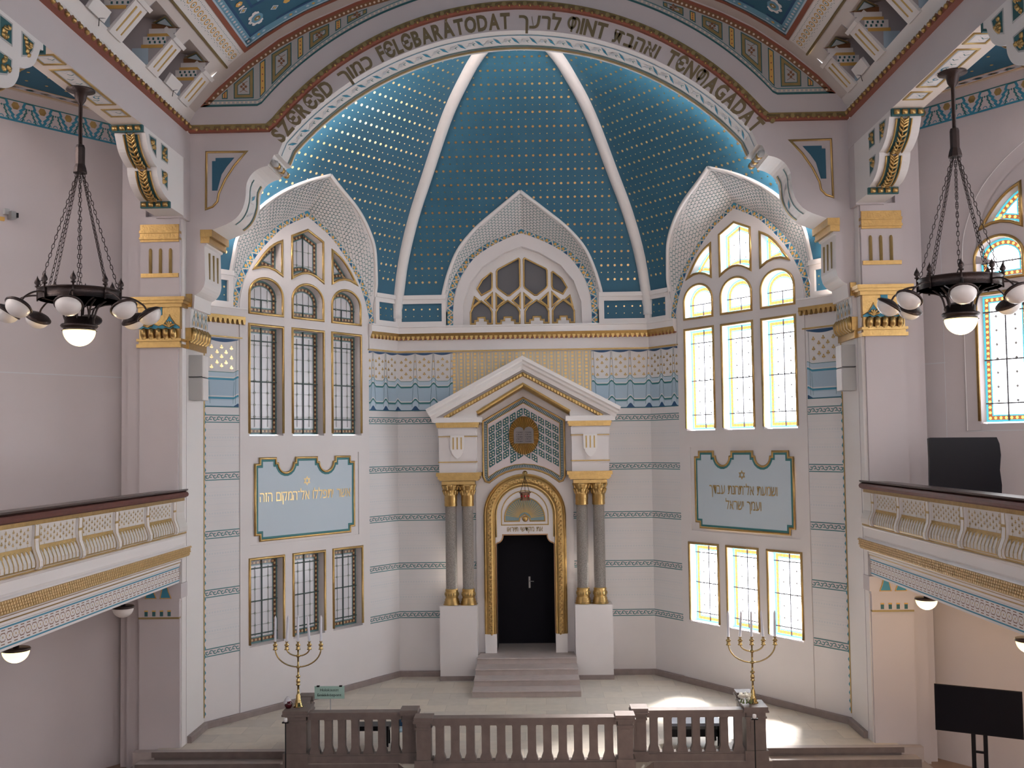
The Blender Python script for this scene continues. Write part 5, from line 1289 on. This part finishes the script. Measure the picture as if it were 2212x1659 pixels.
    for (x, z), tt in resample(I+[I[0]], .045): nn = Vector((-tt.y, tt.x))*.028; b.ribbon([(x-nn.x, z-nn.y), (x+nn.x, z+nn.y)], .014, n+.008, PINK)
    b.bead(inset(base, .125), .025, .015, GOLD, True, n=n)
    I2 = inset(base, .16)
    for i in range(-5, 5):
        for j in range(-9, 12):
            x = (i+.5)*.195; z = 6.55+j*.226-abs(x)*.575; w_, h_ = .081, .094; s_ = .575*(1 if x < 0 else -1)
            P = [(x-w_*.5, z-h_-w_*.5*s_), (x+w_, z-h_+w_*s_), (x+w_, z+h_*.5+w_*s_), (x+w_*.5, z+h_+w_*.5*s_), (x-w_, z+h_-w_*s_), (x-w_, z-h_*.5-w_*s_)]
            P = [(x-w_, z-h_-w_*s_+.02), (x-w_+.02, z-h_-w_*s_), (x+w_, z-h_+w_*s_), (x+w_, z+h_+w_*s_-.02), (x+w_-.02, z+h_+w_*s_), (x-w_, z+h_-w_*s_)]
            if not all(inside_poly(px, pz, I2) for px, pz in P): continue
            b.poly(P, n, n+.014, TEALD)
            for dx, dz in ((-.033, -.036), (.033, -.036), (-.033, .036), (.033, .036)): b.ngon(x+dx, z+dz+dx*s_, .025, 5, n+.014, n+.018, CREAM)
    b.build('lattice_panel', t)
    b = MB(F); c = (0.01, 6.78); K = 44
    for i in range(K):
        a0, a1, am = (2*pi*(i+e)/K for e in (0, 1, .5)); R = (.415, .53)
        q = lambda a, r, h: (c[0]+R[0]*r*cos(a), c[1]+R[1]*r*sin(a), n+h)
        b.quad([q(am, .25, .10), q(a0, .25, .07), q(a0, .97, .02), q(am, 1.0, .065)], GOLD); b.quad([q(am, .25, .10), q(a1, .25, .07), q(a1, .97, .02), q(am, 1.0, .065)], GOLDP)
        b.quad([q(a0, 1, 0), q(am, 1, 0), q(am, 1, .065), q(a0, 1, .035)], GOLD); b.quad([q(a1, 1, 0), q(am, 1, 0), q(am, 1, .065), q(a1, 1, .035)], GOLD)
    b.build('gilded_sunburst', t)
    b = MB(F); SL = mat('tablet_grey', (.17, .15, .145), .6)
    tab = [(-.24, 6.56), (.25, 6.56), (.25, 6.92)]+[(.13+.12*cos(radians(a)), 6.90+.12*sin(radians(a))) for a in (20, 50, 80, 110, 140)]+[(.01, 6.90)]+[(-.11+.125*cos(radians(a)), 6.90+.12*sin(radians(a))) for a in (40, 70, 100, 130, 160)]+[(-.24, 6.92)]
    tab = [((u-.01)*1.12+.01, z) for u, z in tab]; b.poly(tab, n+.05, n+.105, SL); b.box(0, .018, 6.57, 6.9, n+.1, n+.112, STONE)
    for cx in (-.115, .13):
        for j in range(5):
            word(b, 'לא תרצ' [::-1] if j % 2 else 'אנכי'[::-1], lambda x, y: (cx+x, 6.60+.062*j+y, n+.108), BLACK, .055, .17, .005, .08)
    b.build('tablets_of_the_law', t)
    # gilded door arch
    b = MB(F); arc = [(-.96, 1.38), (-.96, 4.6)]+[(-.96*cos(radians(a)), 4.6+.96*sin(radians(a))) for a in range(10, 171, 8)]+[(.96, 4.6), (.96, 1.38)]
    b.sweep(arc, [(.17, -.30), (.17, -.22), (.13, -.19), (.11, -.20), (.08, -.17), (.04, -.15), (-.04, -.15), (-.08, -.17), (-.10, -.20), (-.14, -.20), (-.15, -.30)], GOLD, sm=False)
    for i, ((x, z), tt) in enumerate(resample(arc, .06)):
        nn = Vector((-tt.y, tt.x)); o = .025*(1 if i % 2 else -1); b.lathe([(0, -.03), (.035, -.01), (.03, .012), (0, .03)], F(x+nn.x*o, z+nn.y*o, -.15), GOLD, 6, (tt.x+nn.x, 0, tt.y+nn.y))
    arc2 = [(-.79, 4.0), (-.79, 4.6)]+[(-.79*cos(radians(a)), 4.6+.79*sin(radians(a))) for a in range(10, 171, 10)]+[(.79, 4.6), (.79, 4.0)]
    b.bead(arc2, .04, .03, GOLDP, n=-.30); b.build('gilded_door_arch', t)
    for sg in (-1, 1):
        b = MB(F); x0, x1 = sorted((sg*.80, sg*1.12)); b.box(x0, x1, .66, 1.38, -.42, -.16, TRIM); b.build('jamb_plinth', t)
    b = MB(F); g = [(-.64, 4.33), (.64, 4.33), (.64, 4.6)]+[(.64*cos(radians(a)), 4.6+.66*sin(radians(a))) for a in range(10, 171, 10)]+[(-.64, 4.6)]
    b.bead(g, .03, .022, GOLDP, True, n=-.30); g = [(-.55, 4.43), (-.15, 4.43), (-.13, 4.52), (0, 4.62), (.13, 4.52), (.15, 4.43), (.55, 4.43), (.55, 4.46)]+[(.55*cos(radians(a)), 4.50+.57*sin(radians(a))) for a in range(5, 176, 10)]
    b.poly(g, -.30, -.29, mat('fan_teal', (.16, .24, .26), .5)); b.bead(g, .035, .025, GOLD, True, n=-.29)
    for a in range(8, 175, 7): b.ribbon([(.17*cos(radians(a)), 4.50+.17*sin(radians(a))), (.53*cos(radians(a)), 4.50+.53*sin(radians(a)))], .018, -.27, GOLDP, n0=-.29)
    b.lathe([(.085, 0), (.08, .03), (.05, .055), (0, .065)], F(0.01, 4.49, -.29), GOLD, 16, (0, -1, 0)); b.build('sunburst_tympanum', t)
    b = MB(F); word(b, 'את מקדשי תיראו'[::-1], lambda x, y: (x, 4.15+y, -.29), GOLDD, .20, .98, .012, .07); b.build('ark_inscription', t)
    b = MB(F); fr = [(-.80, 1.38), (-.80, 3.80)]+arcpts(-.80, 4.02, .19, -80, -5, 5)+[(-.61, 4.06), (.61, 4.06)]+arcpts(.80, 4.02, .19, 185, 260, 5)+[(.80, 3.8), (.80, 1.38)]
    b.bead(fr, .035, .02, mat('copper_line', (.42, .25, .14), .4, .6), n=-.30); b.build('door_bead', t)
    # doors
    for sg in (-1, 1):
        b = MB(F); x0, x1 = sorted((0, sg*.80)); b.box(x0*1.04, x1*1.06, .55, 4.4, -1.62, -1.56, DOORB)
        d = b.build('door', t)
        if sg > 0:
            b = MB(F); b.box(.07, .12, 2.44, 2.76, -1.56, -1.54, STEEL); b.tube([(.095, 2.64, -1.54), (.095, 2.64, -1.48), (.22, 2.63, -1.48)], .014, STEEL, 8); b.build('lever_handle', d)
    b = MB(F); b.sweep(niche, [(0, -.30), (0, -1.64)], mat('dark_niche', (.05, .045, .045), .7)); b.build('niche_sides', t)
    b = MB(F); b.box(-.9, .9, .5, 4.5, -1.72, -1.64, DOORB); b.build('niche_light_stop', t)  # unseen panel added behind the doors to stop daylight leaking through
    # columns
    for x in (-2.03, -1.57, 1.57, 2.03):
        c = Vector((.35+(x-.35)*1.028, 29.0, 0)); x = c.x; Zk = lambda h: 6.55+(h-6.55)*1.028; q = place('column', c); del q['kind']; q.parent = t; q.matrix_parent_inverse = t.matrix_world.inverted()
        b = MB(); b.lathe([(.162, Zk(2.60)), (.159, Zk(4.9))], c, GRANITE, 24); b.build('shaft', q)
        b = MB(); b.lathe([(r*1.025, Zk(h)) for r, h in ((.235, 2.178), (.235, 2.195), (.205, 2.21), (.215, 2.26), (.19, 2.28), (.195, 2.33), (.175, 2.35), (.17, 2.38), (.185, 2.41), (.185, 2.52), (.165, 2.54), (.18, 2.57), (.165, 2.61), (.15, 2.62))], c, GOLD, 24)
        for i in range(16): a = 2*pi*i/16; b.lathe([(0, -.045), (.016, -.03), (.016, .03), (0, .045)], c+Vector((.187*cos(a), .187*sin(a), Zk(2.465))), GOLDD, 5)
        b.build('gilded_base', q)
        b = MB(); b.lathe([(r*1.025, Zk(h)) for r, h in ((.165, 4.86), (.178, 4.88), (.172, 5.00), (.18, 5.02), (.175, 5.14), (.185, 5.16), (.17, 5.20), (.18, 5.26), (.225, 5.40), (.25, 5.46))], c, GOLD, 24)
        for ring, (r, z, k) in enumerate(((.19, Zk(5.22), 8), (.22, Zk(5.36), 8))):
            for i in range(k):
                a = 2*pi*(i+ring*.5)/k; d = Vector((cos(a), sin(a), 0)); b.tube([c+d*(r-.02)+Vector((0, 0, z-.05)), c+d*r+Vector((0, 0, z+.02)), c+d*(r+.035)+Vector((0, 0, z+.09)), c+d*(r+.05)+Vector((0, 0, z+.07))], [.03, .035, .03, .012], GOLD, 5)
        b.box(x-.235, x+.235, c.y-.25, c.y+.25, Zk(5.46), Zk(5.55), GOLD)
        b.build('gilded_capital', q)
    F = FA
    for sg in (-1, 1):
        b = MB(F); x0, x1 = sorted((sg*1.28, sg*2.32))
        for e, z0, z1 in ((.02, 5.555, 5.60), (.06, 5.60, 5.68), (.10, 5.68, 5.78)): b.box(x0-e, x1+e, z0, z1, -.55, e, GOLD)
        n_ = 14
        for i in range(n_): u = x0+(x1-x0)*(i+.5)/n_; b.ngon(u, 5.73, .028, 4, .1, .115, GOLD)
        b.build('gilded_abacus', t)
    # eternal light
    l = thing('eternal_lamp', 'small hexagonal hanging lamp with red glass in front of the ark arch', 'lamp', (0, 28.7, 5.0))
    b = MB(); b.lathe([(0, -.02), (.07, -.02), (.075, 0), (.05, .03), (.03, .05), (0, .06)], (0.01, 29.27, 5.71), BRASS, 16, (0, -1, 0)); b.tube([(0.01, 29.22, 5.71), (.01, 28.78, 5.68), (.01, 28.72, 5.64)], .013, BRASS, 6); b.build('wall_rosette', l)
    for dx in (-.13, .13, 0):
        b = MB(); b.tube([(.01, 28.72, 5.64), (.01+dx, 28.72+(.1 if dx == 0 else -.03), 5.18)], .007, BRONZE, 4); b.build('chain', l)
    b = MB(); b.lathe([(.17, 5.17), (.17, 5.19), (.14, 5.20), (.12, 5.0), (.145, 5.0), (.145, 4.97), (.0, 4.97)], (.01, 28.72, 0), mat('antique_copper', (.22, .12, .08), .4, .8), 6, sm=False); b.build('lamp_body', l)
    b = MB()
    for i in range(6):
        a = pi/6+i*pi/3; b.lathe([(0, -.01), (.035, -.01), (.03, .012), (0, .02)], (.01+.118*cos(a), 28.72+.118*sin(a), 5.09), mat('red_glass', (.35, .01, .01), .2), 8, (cos(a), sin(a), 0))
    b.build('red_glass', l)
def ark_steps():
    t = thing('ark_steps', 'four brown stone steps with rounded noses leading up to the ark', 'stairs', (0, 27.5, 0))
    for i, (w, y) in enumerate(((1.41, 26.76), (1.395, 27.30), (1.38, 27.84), (1.37, 28.47))):
        b = MB(frame((0, 0, 0), (0, 1, 0), (0, 0, 1), (1, 0, 0))); z = .165*i; e = 28.9 if i == 3 else y+.66
        P = [(y+.03, z), (y+.03, z+.11), (y, z+.125), (y-.005, z+.15), (y+.02, z+.165), (e, z+.165), (e, z)]
        b.poly(P, -w, w, STEP, back=True); b.build('step', t)
    b = MB(); b.box(-1.33, 1.33, 28.9, 29.31, .05, .66, STEP); b.box(-.97, .97, 29.31, 30.9, .25, .66, STEP); b.build('landing', t)

# ================================================================== floor and platform
def floors():
    b = MB(frame((0, 0, 0), (1, 0, 0), (0, 1, 0), (0, 0, 1)))
    P = [(-8.02, 22.28), (-5.05, 22.28), (-5.05, 21.35), (-2.6, 21.35), (-2.3, 20.8), (2.35, 20.8), (2.65, 21.35), (5.08, 21.35), (5.08, 22.28), (8.02, 22.28), (8.02, 22.9), (7.6, 24.0), (CX+.02, CY+.02), (-CX-.02, CY+.02), (-7.6, 24.0), (-8.02, 22.9)]
    b.poly(P, -.6, 0, TILES, side=STONE); b.build('floor', kind='structure')
    b = MB(frame((0, 0, -.17), (1, 0, 0), (0, 1, 0), (0, 0, 1)))
    for sg in (-1, 1):
        xs = sorted((sg*5.0, sg*8.32)); b.poly([(xs[0], 21.95), (xs[1], 21.95), (xs[1], 22.5), (xs[0], 22.5)], -.4, 0, STEP, side=STONE)
        xs = sorted((sg*5.0, sg*8.55)); b.poly([(xs[0], 21.6), (xs[1], 21.6), (xs[1], 22.5), (xs[0], 22.5)], -.4, -.17, STEP, side=STONE)
        xs = sorted((sg*4.95, sg*8.06)); b.poly([(xs[0], 22.22), (xs[1], 22.22), (xs[1], 22.42), (xs[0], 22.42)], .06, .174, STEP, side=STONE)
    b.build('trim_11', kind='structure')
    b = MB(); b.quad([(-13, -4, -.5), (13, -4, -.5), (13, 24.5, -.5), (-13, 24.5, -.5)], FLOORM); b.build('floor', kind='structure')
    b = MB(); path = [(-7.52, 22.9), (-BX, BY), (-CX, CY), (CX, CY), (BX, BY), (7.52, 22.9)]
    b.sweep(path, [(0, 0), (-.10, 0), (-.10, .13), (-.085, .15), (0, .15)], SKIRT); b.build('baseboard_apse', kind='structure')
    b = MB()
    for sg in (-1, 1):
        for y in (22.3,): b.box(sg*7.6, sg*8.5, 22.30, 22.5, -.5, -.02, STEP)
    b.build('trim_12', kind='structure')

# ================================================================== balustrade and what stands on it
def post(x0, x1, y0, y1, top, label, cat='post'):
    t = thing('stone_post', label, cat, ((x0+x1)/2, (y0+y1)/2, 0)); b = MB()
    b.box(x0+.03, x1-.03, y0+.03, y1-.03, 0, top-.09, STONE); b.box(x0-.01, x1+.01, y0-.01, y1+.01, 0, .21, STONE); b.box(x0+.01, x1-.01, y0+.01, y1-.01, top-.24, top-.20, STONE); b.build('shaft', t)
    b = MB(); F = frame(((x0+x1)/2, y0+.03, 0), (1, 0, 0), (0, 0, 1), (0, -1, 0)); b.F = F; w = (x1-x0)*.24
    b.poly([(-w, .80), (-w, .55), (0, .42), (w, .55), (w, .80)], 0, .012, STONE); b.build('shield_relief', t)
    b = MB(); b.box(x0-.03, x1+.03, y0-.03, y1+.03, top-.11, top-.07, STONE); b.box(x0-.015, x1+.015, y0-.015, y1+.015, top-.07, top, STONE); b.build('cap', t)
    return t
def rail_section(p0, p1, n, label):
    p0, p1 = Vector((*p0, 0)), Vector((*p1, 0)); u = (p1-p0).normalized(); L = (p1-p0).length; v = Vector((-u.y, u.x, 0)); F = frame(p0, u, v, (0, 0, 1))
    t = thing('stone_balustrade', label, 'balustrade', tuple((p0+p1)/2)); b = MB(F); b.box(0, L, -.12, .12, 0, .15, STONE); b.box(0, L, -.09, .09, .15, .18, STONE); b.build('plinth_course', t)
    b = MB(F); b.box(0, L, -.11, .11, .885, .98, STONE); b.box(0, L, -.13, .13, .98, 1.035, STONE); b.build('top_rail', t)
    st = L/n
    for i in range(n):
        b = MB(F); c = st*(i+.5); w = st*.272
        P = [(c+st*.39, .18), (c+st*.39, .21), (c+st*.33, .26), (c+w, .315), (c+w, .845), (c+w*1.12, .875), (c+w*1.35, .89)]; P = P+[(2*c-x, z) for x, z in P[::-1]]
        b.F = frame(p0, u, (0, 0, 1), v); b.poly(P, -.075, .075, STONE, back=True); b.build('baluster', t)
    return t
def menorah(x, y, z, label, side):
    t = thing('candelabrum', label, 'candelabrum', (x, y, z)); V3 = Vector; c = V3((x, y, z))
    b = MB(); b.lathe([(0, 0), (.11, 0), (.11, .02), (.085, .03), (.075, .09), (.06, .10), (.07, .13), (.05, .16), (.045, .24), (.03, .27), (.028, .30)], c, BRASS, 20); b.build('foot', t)
    b = MB(); b.lathe([(.025, .28), (.022, .44), (.045, .45), (.045, .47), (.03, .485), (.045, .52), (.04, .56), (.022, .59), (.022, .60), (.048, .62), (.048, .645), (.02, .66), (.02, .80), (.042, .81), (.042, .85), (.02, .86), (.02, 1.03), (.042, 1.04), (.042, 1.08), (.018, 1.09), (.018, 1.22)], c, BRASS, 16); b.build('stem', t)
    cups = []
    for r, h in ((.485, .83), (.24, 1.06)):
        for e in (-1, 1):
            b = MB(); top = 1.21; b.tube([c+V3((e*r*sin(radians(a)), 0, top-(top-h)*cos(radians(a)))) for a in range(0, 91, 9)], .015, BRASS, 8); b.build('arm', t); cups.append(e*r)
    cups.append(0)
    for dx in cups:
        q = c+V3((dx, 0, 1.19)); b = MB(); b.lathe([(.0, .0), (.05, .0), (.052, .015), (.03, .03), (.045, .05), (.025, .065), (.05, .085), (.05, .11), (.025, .13), (.022, .155), (.034, .16), (.034, .175), (0, .172)], q, BRASS, 14); b.build('candle_cup', t)
        lean = {0: 0}.get(dx, -.03*(1 if dx > 0 else -1) if abs(dx) < .3 else .005)
        b = MB(); a = q+V3((0, 0, .172)); e_ = a+V3((lean, 0, .50)); b.tube([a, a.lerp(e_, .97), e_, e_+V3((0, 0, .045))], [.026, .024, .020, .004], CANDLE, 10)
        o = b.build('candle')
        i = sorted(cups).index(dx); o['label'] = 'white candle in the %s cup of the %s brass candelabrum' % (('outer left', 'inner left', 'middle', 'inner right', 'outer right')[i], side); o['category'] = 'candle'; o['group'] = 'candles in the brass candelabra'
    return t
def front():
    post(-2.19, -1.84, 20.83, 21.18, 1.06, 'stone post at the left end of the long middle balustrade'); post(1.87, 2.23, 20.83, 21.18, 1.08, 'stone post at the right end of the long middle balustrade')
    post(-2.54, -2.2, 21.35, 21.72, 1.08, 'square stone post set back at the right end of the left short balustrade'); post(2.23, 2.55, 21.35, 21.72, 1.08, 'square stone post set back at the left end of the right short balustrade')
    post(-4.98, -4.48, 21.35, 21.95, 1.08, 'broad stone post carrying the left brass candelabrum'); post(4.54, 5.0, 21.35, 21.95, 1.09, 'broad stone post carrying the right brass candelabrum')
    post(-4.98, -4.68, 22.75, 23.05, 1.05, 'stone post behind the left candelabrum at the end of the side rail'); post(4.66, 4.98, 22.75, 23.05, 1.05, 'stone post behind the right candelabrum at the end of the side rail')
    rail_section((-1.85, 21.0), (1.88, 21.0), 12, 'long middle brown stone balustrade before the ark')
    rail_section((-4.48, 21.5), (-2.53, 21.5), 7, 'short left stone balustrade between candelabrum post and middle posts'); rail_section((2.54, 21.5), (4.56, 21.5), 7, 'short right stone balustrade between middle posts and candelabrum post')
    rail_section((-4.83, 21.95), (-4.83, 22.75), 3, 'short side rail running back from the left candelabrum post'); rail_section((4.82, 21.95), (4.82, 22.75), 3, 'short side rail running back from the right candelabrum post')
    menorah(-4.75, 21.72, 1.08, 'five-armed brass candelabrum on the left stone post', 'left'); menorah(4.79, 21.72, 1.09, 'five-armed brass candelabrum on the right stone post', 'right')
    # red glass candle jar and flowers
    t = thing('candle_jar', 'dark red round glass jar beside the left candelabrum foot', 'jar', (-4.92, 21.62, 1.08)); b = MB(); b.lathe([(0, 0), (.05, 0), (.08, .05), (.085, .09), (.06, .15), (.0, .16)], (-4.93, 21.60, 1.08), mat('dark_red_glass', (.06, .005, .01), .1), 16); b.build('red_bowl', t)
    b = MB(); b.lathe([(.085, .09), (.095, .12), (.06, .19), (.02, .24)], (-4.95, 21.62, 1.08), mat('clear_foil', (.6, .6, .65), .1, .2), 10, sm=False); b.build('wrapper', t)
    t = thing('flower_bouquet', 'small bunch of white flowers beside the right candelabrum foot', 'flowers', (4.60, 21.62, 1.09)); r = random.Random(3)
    b = MB()
    for i in range(11):
        q = Vector((4.60+r.uniform(-.11, .09), 21.60+r.uniform(-.06, .06), 1.17+r.uniform(0, .14))); b.lathe([(0, -.03), (.035, -.015), (.045, .01), (.03, .03), (0, .035)], q, mat('white_petals', (.75, .74, .66), .7), 6, (r.uniform(-1, 1), r.uniform(-1, 1), 1), sm=False)
    b.build('blossoms', t); b = MB()
    for i in range(8): q = Vector((4.60+r.uniform(-.13, .11), 21.60+r.uniform(-.05, .05), 1.115)); b.tube([q, q+Vector((r.uniform(-.05, .05), -.02, .09))], [.02, .004], mat('leaf_green', (.12, .17, .06), .6), 4)
    b.build('leaves', t)
    # museum sign
    t = thing('info_sign', 'pale green glass sign reading Holokauszt Emlékközpont on a slim stand', 'sign', (-4.2, 22.3, 0)); b = MB(); b.box(-4.53, -3.88, 22.29, 22.30, 1.10, 1.37, mat('mint_acrylic', (.38, .56, .50), .25)); b.build('panel', t)
    b = MB(frame((-4.205, 22.288, 0), (1, 0, 0), (0, 0, 1), (0, -1, 0))); word(b, 'Holokauszt', lambda x, y: (x, 1.262+y, .004), BLACK, .085, .40, .0, .07); word(b, 'Emlékközpont', lambda x, y: (x, 1.155+y, .004), BLACK, .085, .52, .0, .07); b.build('lettering', t)
    for x in (-4.45, -3.96): b = MB(); b.box(x-.03, x+.03, 22.27, 22.32, 1.355, 1.385, BLACK); b.build('clip', t)
    b = MB(); b.tube([(-4.19, 22.32, 0.02), (-4.19, 22.32, 1.12)], .012, STEEL, 8); b.lathe([(0, 0), (.16, 0), (.16, .012), (0, .02)], (-4.19, 22.32, 0.0), STEEL, 20); b.build('stand', t)
    # slim black barrier stands
    for x, lab in ((-4.82, 'slim black barrier stand with white top before the left candelabrum post'), (4.64, 'slim black barrier stand with white top before the right candelabrum post')):
        t = thing('barrier_stand', lab, 'barrier post', (x, 20.9, -.5)); b = MB(); b.tube([(x, 20.9, -.48), (x, 20.9, .98)], .013, BLACK, 8); b.build('pole', t)
        b = MB(); b.lathe([(0, 0), (.14, 0), (.14, .012), (.02, .03), (0, .03)], (x, 20.9, -.5), BLACK, 20); b.build('base', t)
        b = MB(); b.box(x-.065, x+.065, 20.87, 20.93, .96, .985, BLACK); b.build('crossbar', t); b = MB(); b.lathe([(0, 0), (.035, 0), (.04, .04), (.035, .075), (0, .08)], (x, 20.9, .985), mat('white_cap', (.8, .8, .8), .4), 12); b.build('cap', t)
    # folded things behind the balusters
    t = thing('low_bench', 'low dark bench behind the left short balustrade', 'bench', (-3.2, 22.6, 0)); b = MB(); b.box(-3.75, -2.95, 22.45, 22.85, .36, .46, BLACK); b.build('seat', t)
    for x in (-3.7, -3.02):
        for y in (22.5, 22.78): b = MB(); b.box(x, x+.05, y, y+.04, 0, .36, BLACK); b.build('leg', t)
    t = thing('folding_chair', 'black tubular chair with pale blue seat behind the left short balustrade', 'chair', (-2.62, 22.4, 0))
    b = MB(); b.tube([(-2.86, 22.15, .02), (-2.84, 22.35, .45), (-2.84, 22.45, .62), (-2.60, 22.46, .66), (-2.42, 22.45, .62), (-2.42, 22.35, .45), (-2.40, 22.15, .02)], .014, BLACK, 6); b.tube([(-2.84, 22.62, .02), (-2.84, 22.2, .42)], .014, BLACK, 6); b.tube([(-2.42, 22.62, .02), (-2.42, 22.2, .42)], .014, BLACK, 6); b.build('frame', t)
    b = MB(); b.box(-2.83, -2.43, 22.12, 22.45, .42, .45, mat('chair_blue', (.35, .5, .6), .6)); b.build('seat', t); b = MB(); b.box(-2.83, -2.43, 22.44, 22.47, .46, .60, NAVY); b.build('backrest', t)
    t = thing('side_table', 'low grey table with black underframe behind the right short balustrade', 'table', (3.7, 22.5, 0)); b = MB(); b.box(3.05, 4.25, 22.35, 22.9, .44, .50, mat('table_grey', (.20, .22, .27), .4)); b.build('tabletop', t)
    for x in (3.1, 4.15):
        for y in (22.4, 22.82): b = MB(); b.box(x, x+.05, y, y+.05, 0, .44, BLACK); b.build('leg', t)
    b = MB(); b.box(3.12, 4.2, 22.40, 22.85, .2, .36, BLACK); b.build('drawer_box', t)
    # screens
    t = thing('television', 'black flat screen on a two-legged stand in the right aisle', 'television', (8.2, 18.9, -.5))
    F = frame((8.27, 18.95, 0), (cos(radians(-28)), sin(radians(-28)), 0), (0, 0, 1), (-sin(radians(28)), -cos(radians(28)), 0)); b = MB(F)
    b.box(-.73, .73, 1.18, 2.02, -.04, 0, BLACK); b.build('housing', t); b = MB(F); b.box(-.715, .715, 1.20, 2.005, 0, .004, SCREEN); b.build('screen', t)
    for u in (-.10, .10): b = MB(F); b.box(u-.035, u+.035, -.48, 1.5, -.12, -.05, BLACK); b.build('leg', t)
    b = MB(F); b.box(-.1, .1, .83, .87, -.1, -.06, BLACK); b.build('crossbar', t); b = MB(F); b.box(-.45, .45, -.5, -.46, -.3, .15, BLACK); b.build('base', t)
    t = thing('covered_screen', 'black covered flat screen standing on the right gallery', 'television', (8.8, 20.6, 4.6)); F = frame((8.83, 20.5, 0), (1, 0, 0), (0, 0, 1), (0, -1, 0)); b = MB(F)
    P = [(-.70, 5.2), (.69, 5.2), (.71, 5.6), (.68, 5.9), (.71, 6.2), (.69, 6.42), (.64, 6.55), (-.67, 6.56), (-.70, 6.54), (-.69, 6.1), (-.70, 5.7)]
    b.poly(P, -.08, .0, SCREEN, back=True); b.build('cover', t); b = MB(F)
    for u in (-.4, .4): b = MB(F); b.box(u-.03, u+.03, 4.6, 5.25, -.06, -.02, BLACK); b.box(u-.03, u+.03, 4.6, 4.64, -.25, .2, BLACK); b.build('foot', t)
    # lamps below the galleries
    for sg, sd in ((-1, 'left'), (1, 'right')):
        for y, n, lit in ((20.35, 'far', sg > 0), (16.15, 'near', True)):
            bowl_lamp('bowl_lamp', '%s half-globe lamp under the %s gallery, %s' % ('glowing' if lit else 'unlit', sd, 'nearest the apse' if n == 'far' else 'nearest the viewer'), (sg*7.93, y, 3.44), lit, 'half-globe lamps under the galleries', stem=.14)
    # security camera on the left aisle wall
    F = aisle_frame(-1); t = thing('security_camera', 'small grey security camera high on the left aisle wall', 'camera', F(3.25, 11.45, .1)); b = MB(F)
    b.box(3.16, 3.26, 11.40, 11.56, .03, .22, STEEL); b.build('housing', t); b = MB(F); b.box(3.10, 3.16, 11.44, 11.54, .06, .2, BLACK); b.build('lens', t); b = MB(F); b.box(3.24, 3.34, 11.5, 11.62, 0, .1, GREY); b.build('bracket', t)
    b = MB(F); b.box(3.32, 3.42, 11.36, 11.44, 0, .05, OCHRE); b.build('beacon', t)
    # board-shaped floodlight hoods hanging in the dormers
    for sg, s_, y, lab in ((-1, .22, 21.15, 'white box fixture on a wire in the left dormer nearest the arch'), (-1, .22, 17.45, 'white box fixture on a wire in the left dormer cut by the picture top'), (1, .22, 21.15, 'white box fixture on a wire in the right dormer nearest the arch')):
        t = thing('dormer_light_box', lab, 'fixture', (sg*7.2, y, 14.3)); A = vpt(sg, s_+.02, y, .02); b = MB(frame(A, (-sg*.55, 0, .83), (0, 1, 0), (-sg*.83, 0, -.55)))
        b.box(0, .24, -.33, .33, 0, .06, TRIM); b.build('box', t); b = MB(frame(A, (-sg*.55, 0, .83), (0, 1, 0), (-sg*.83, 0, -.55))); b.tube([(-.1, .3, .02), (.0, .1, .07), (.1, .33, .05)], .008, BLACK, 4); b.build('wire', t)

# ================================================================== assemble
NAVE_L = 1.6
floors(); apse_side(-1); apse_side(1); apse_back(); dome(); chancel_arch(); nave_vault(); beams(); aisles(); galleries()
for sg, side in ((-1, 'left'), (1, 'right')):
    pilaster(sg, side)
    c = console(sg, 21.70); c['label'] = 'white double-scroll bracket with gilded leaf panels above the %s pilaster' % side
    c = console(sg, 14.32, -1); c['label'] = 'white scrolled bracket with gilded panels at the top %s picture edge' % side
speakers(); torah_ark(); ark_steps(); front()
chandelier((-7.78, 18.0, 9.29), 'dark bronze ring chandelier hanging in front of the left pilaster')
chandelier((7.85, 18.1, 9.25), 'dark bronze ring chandelier hanging in front of the right pilaster', 25)
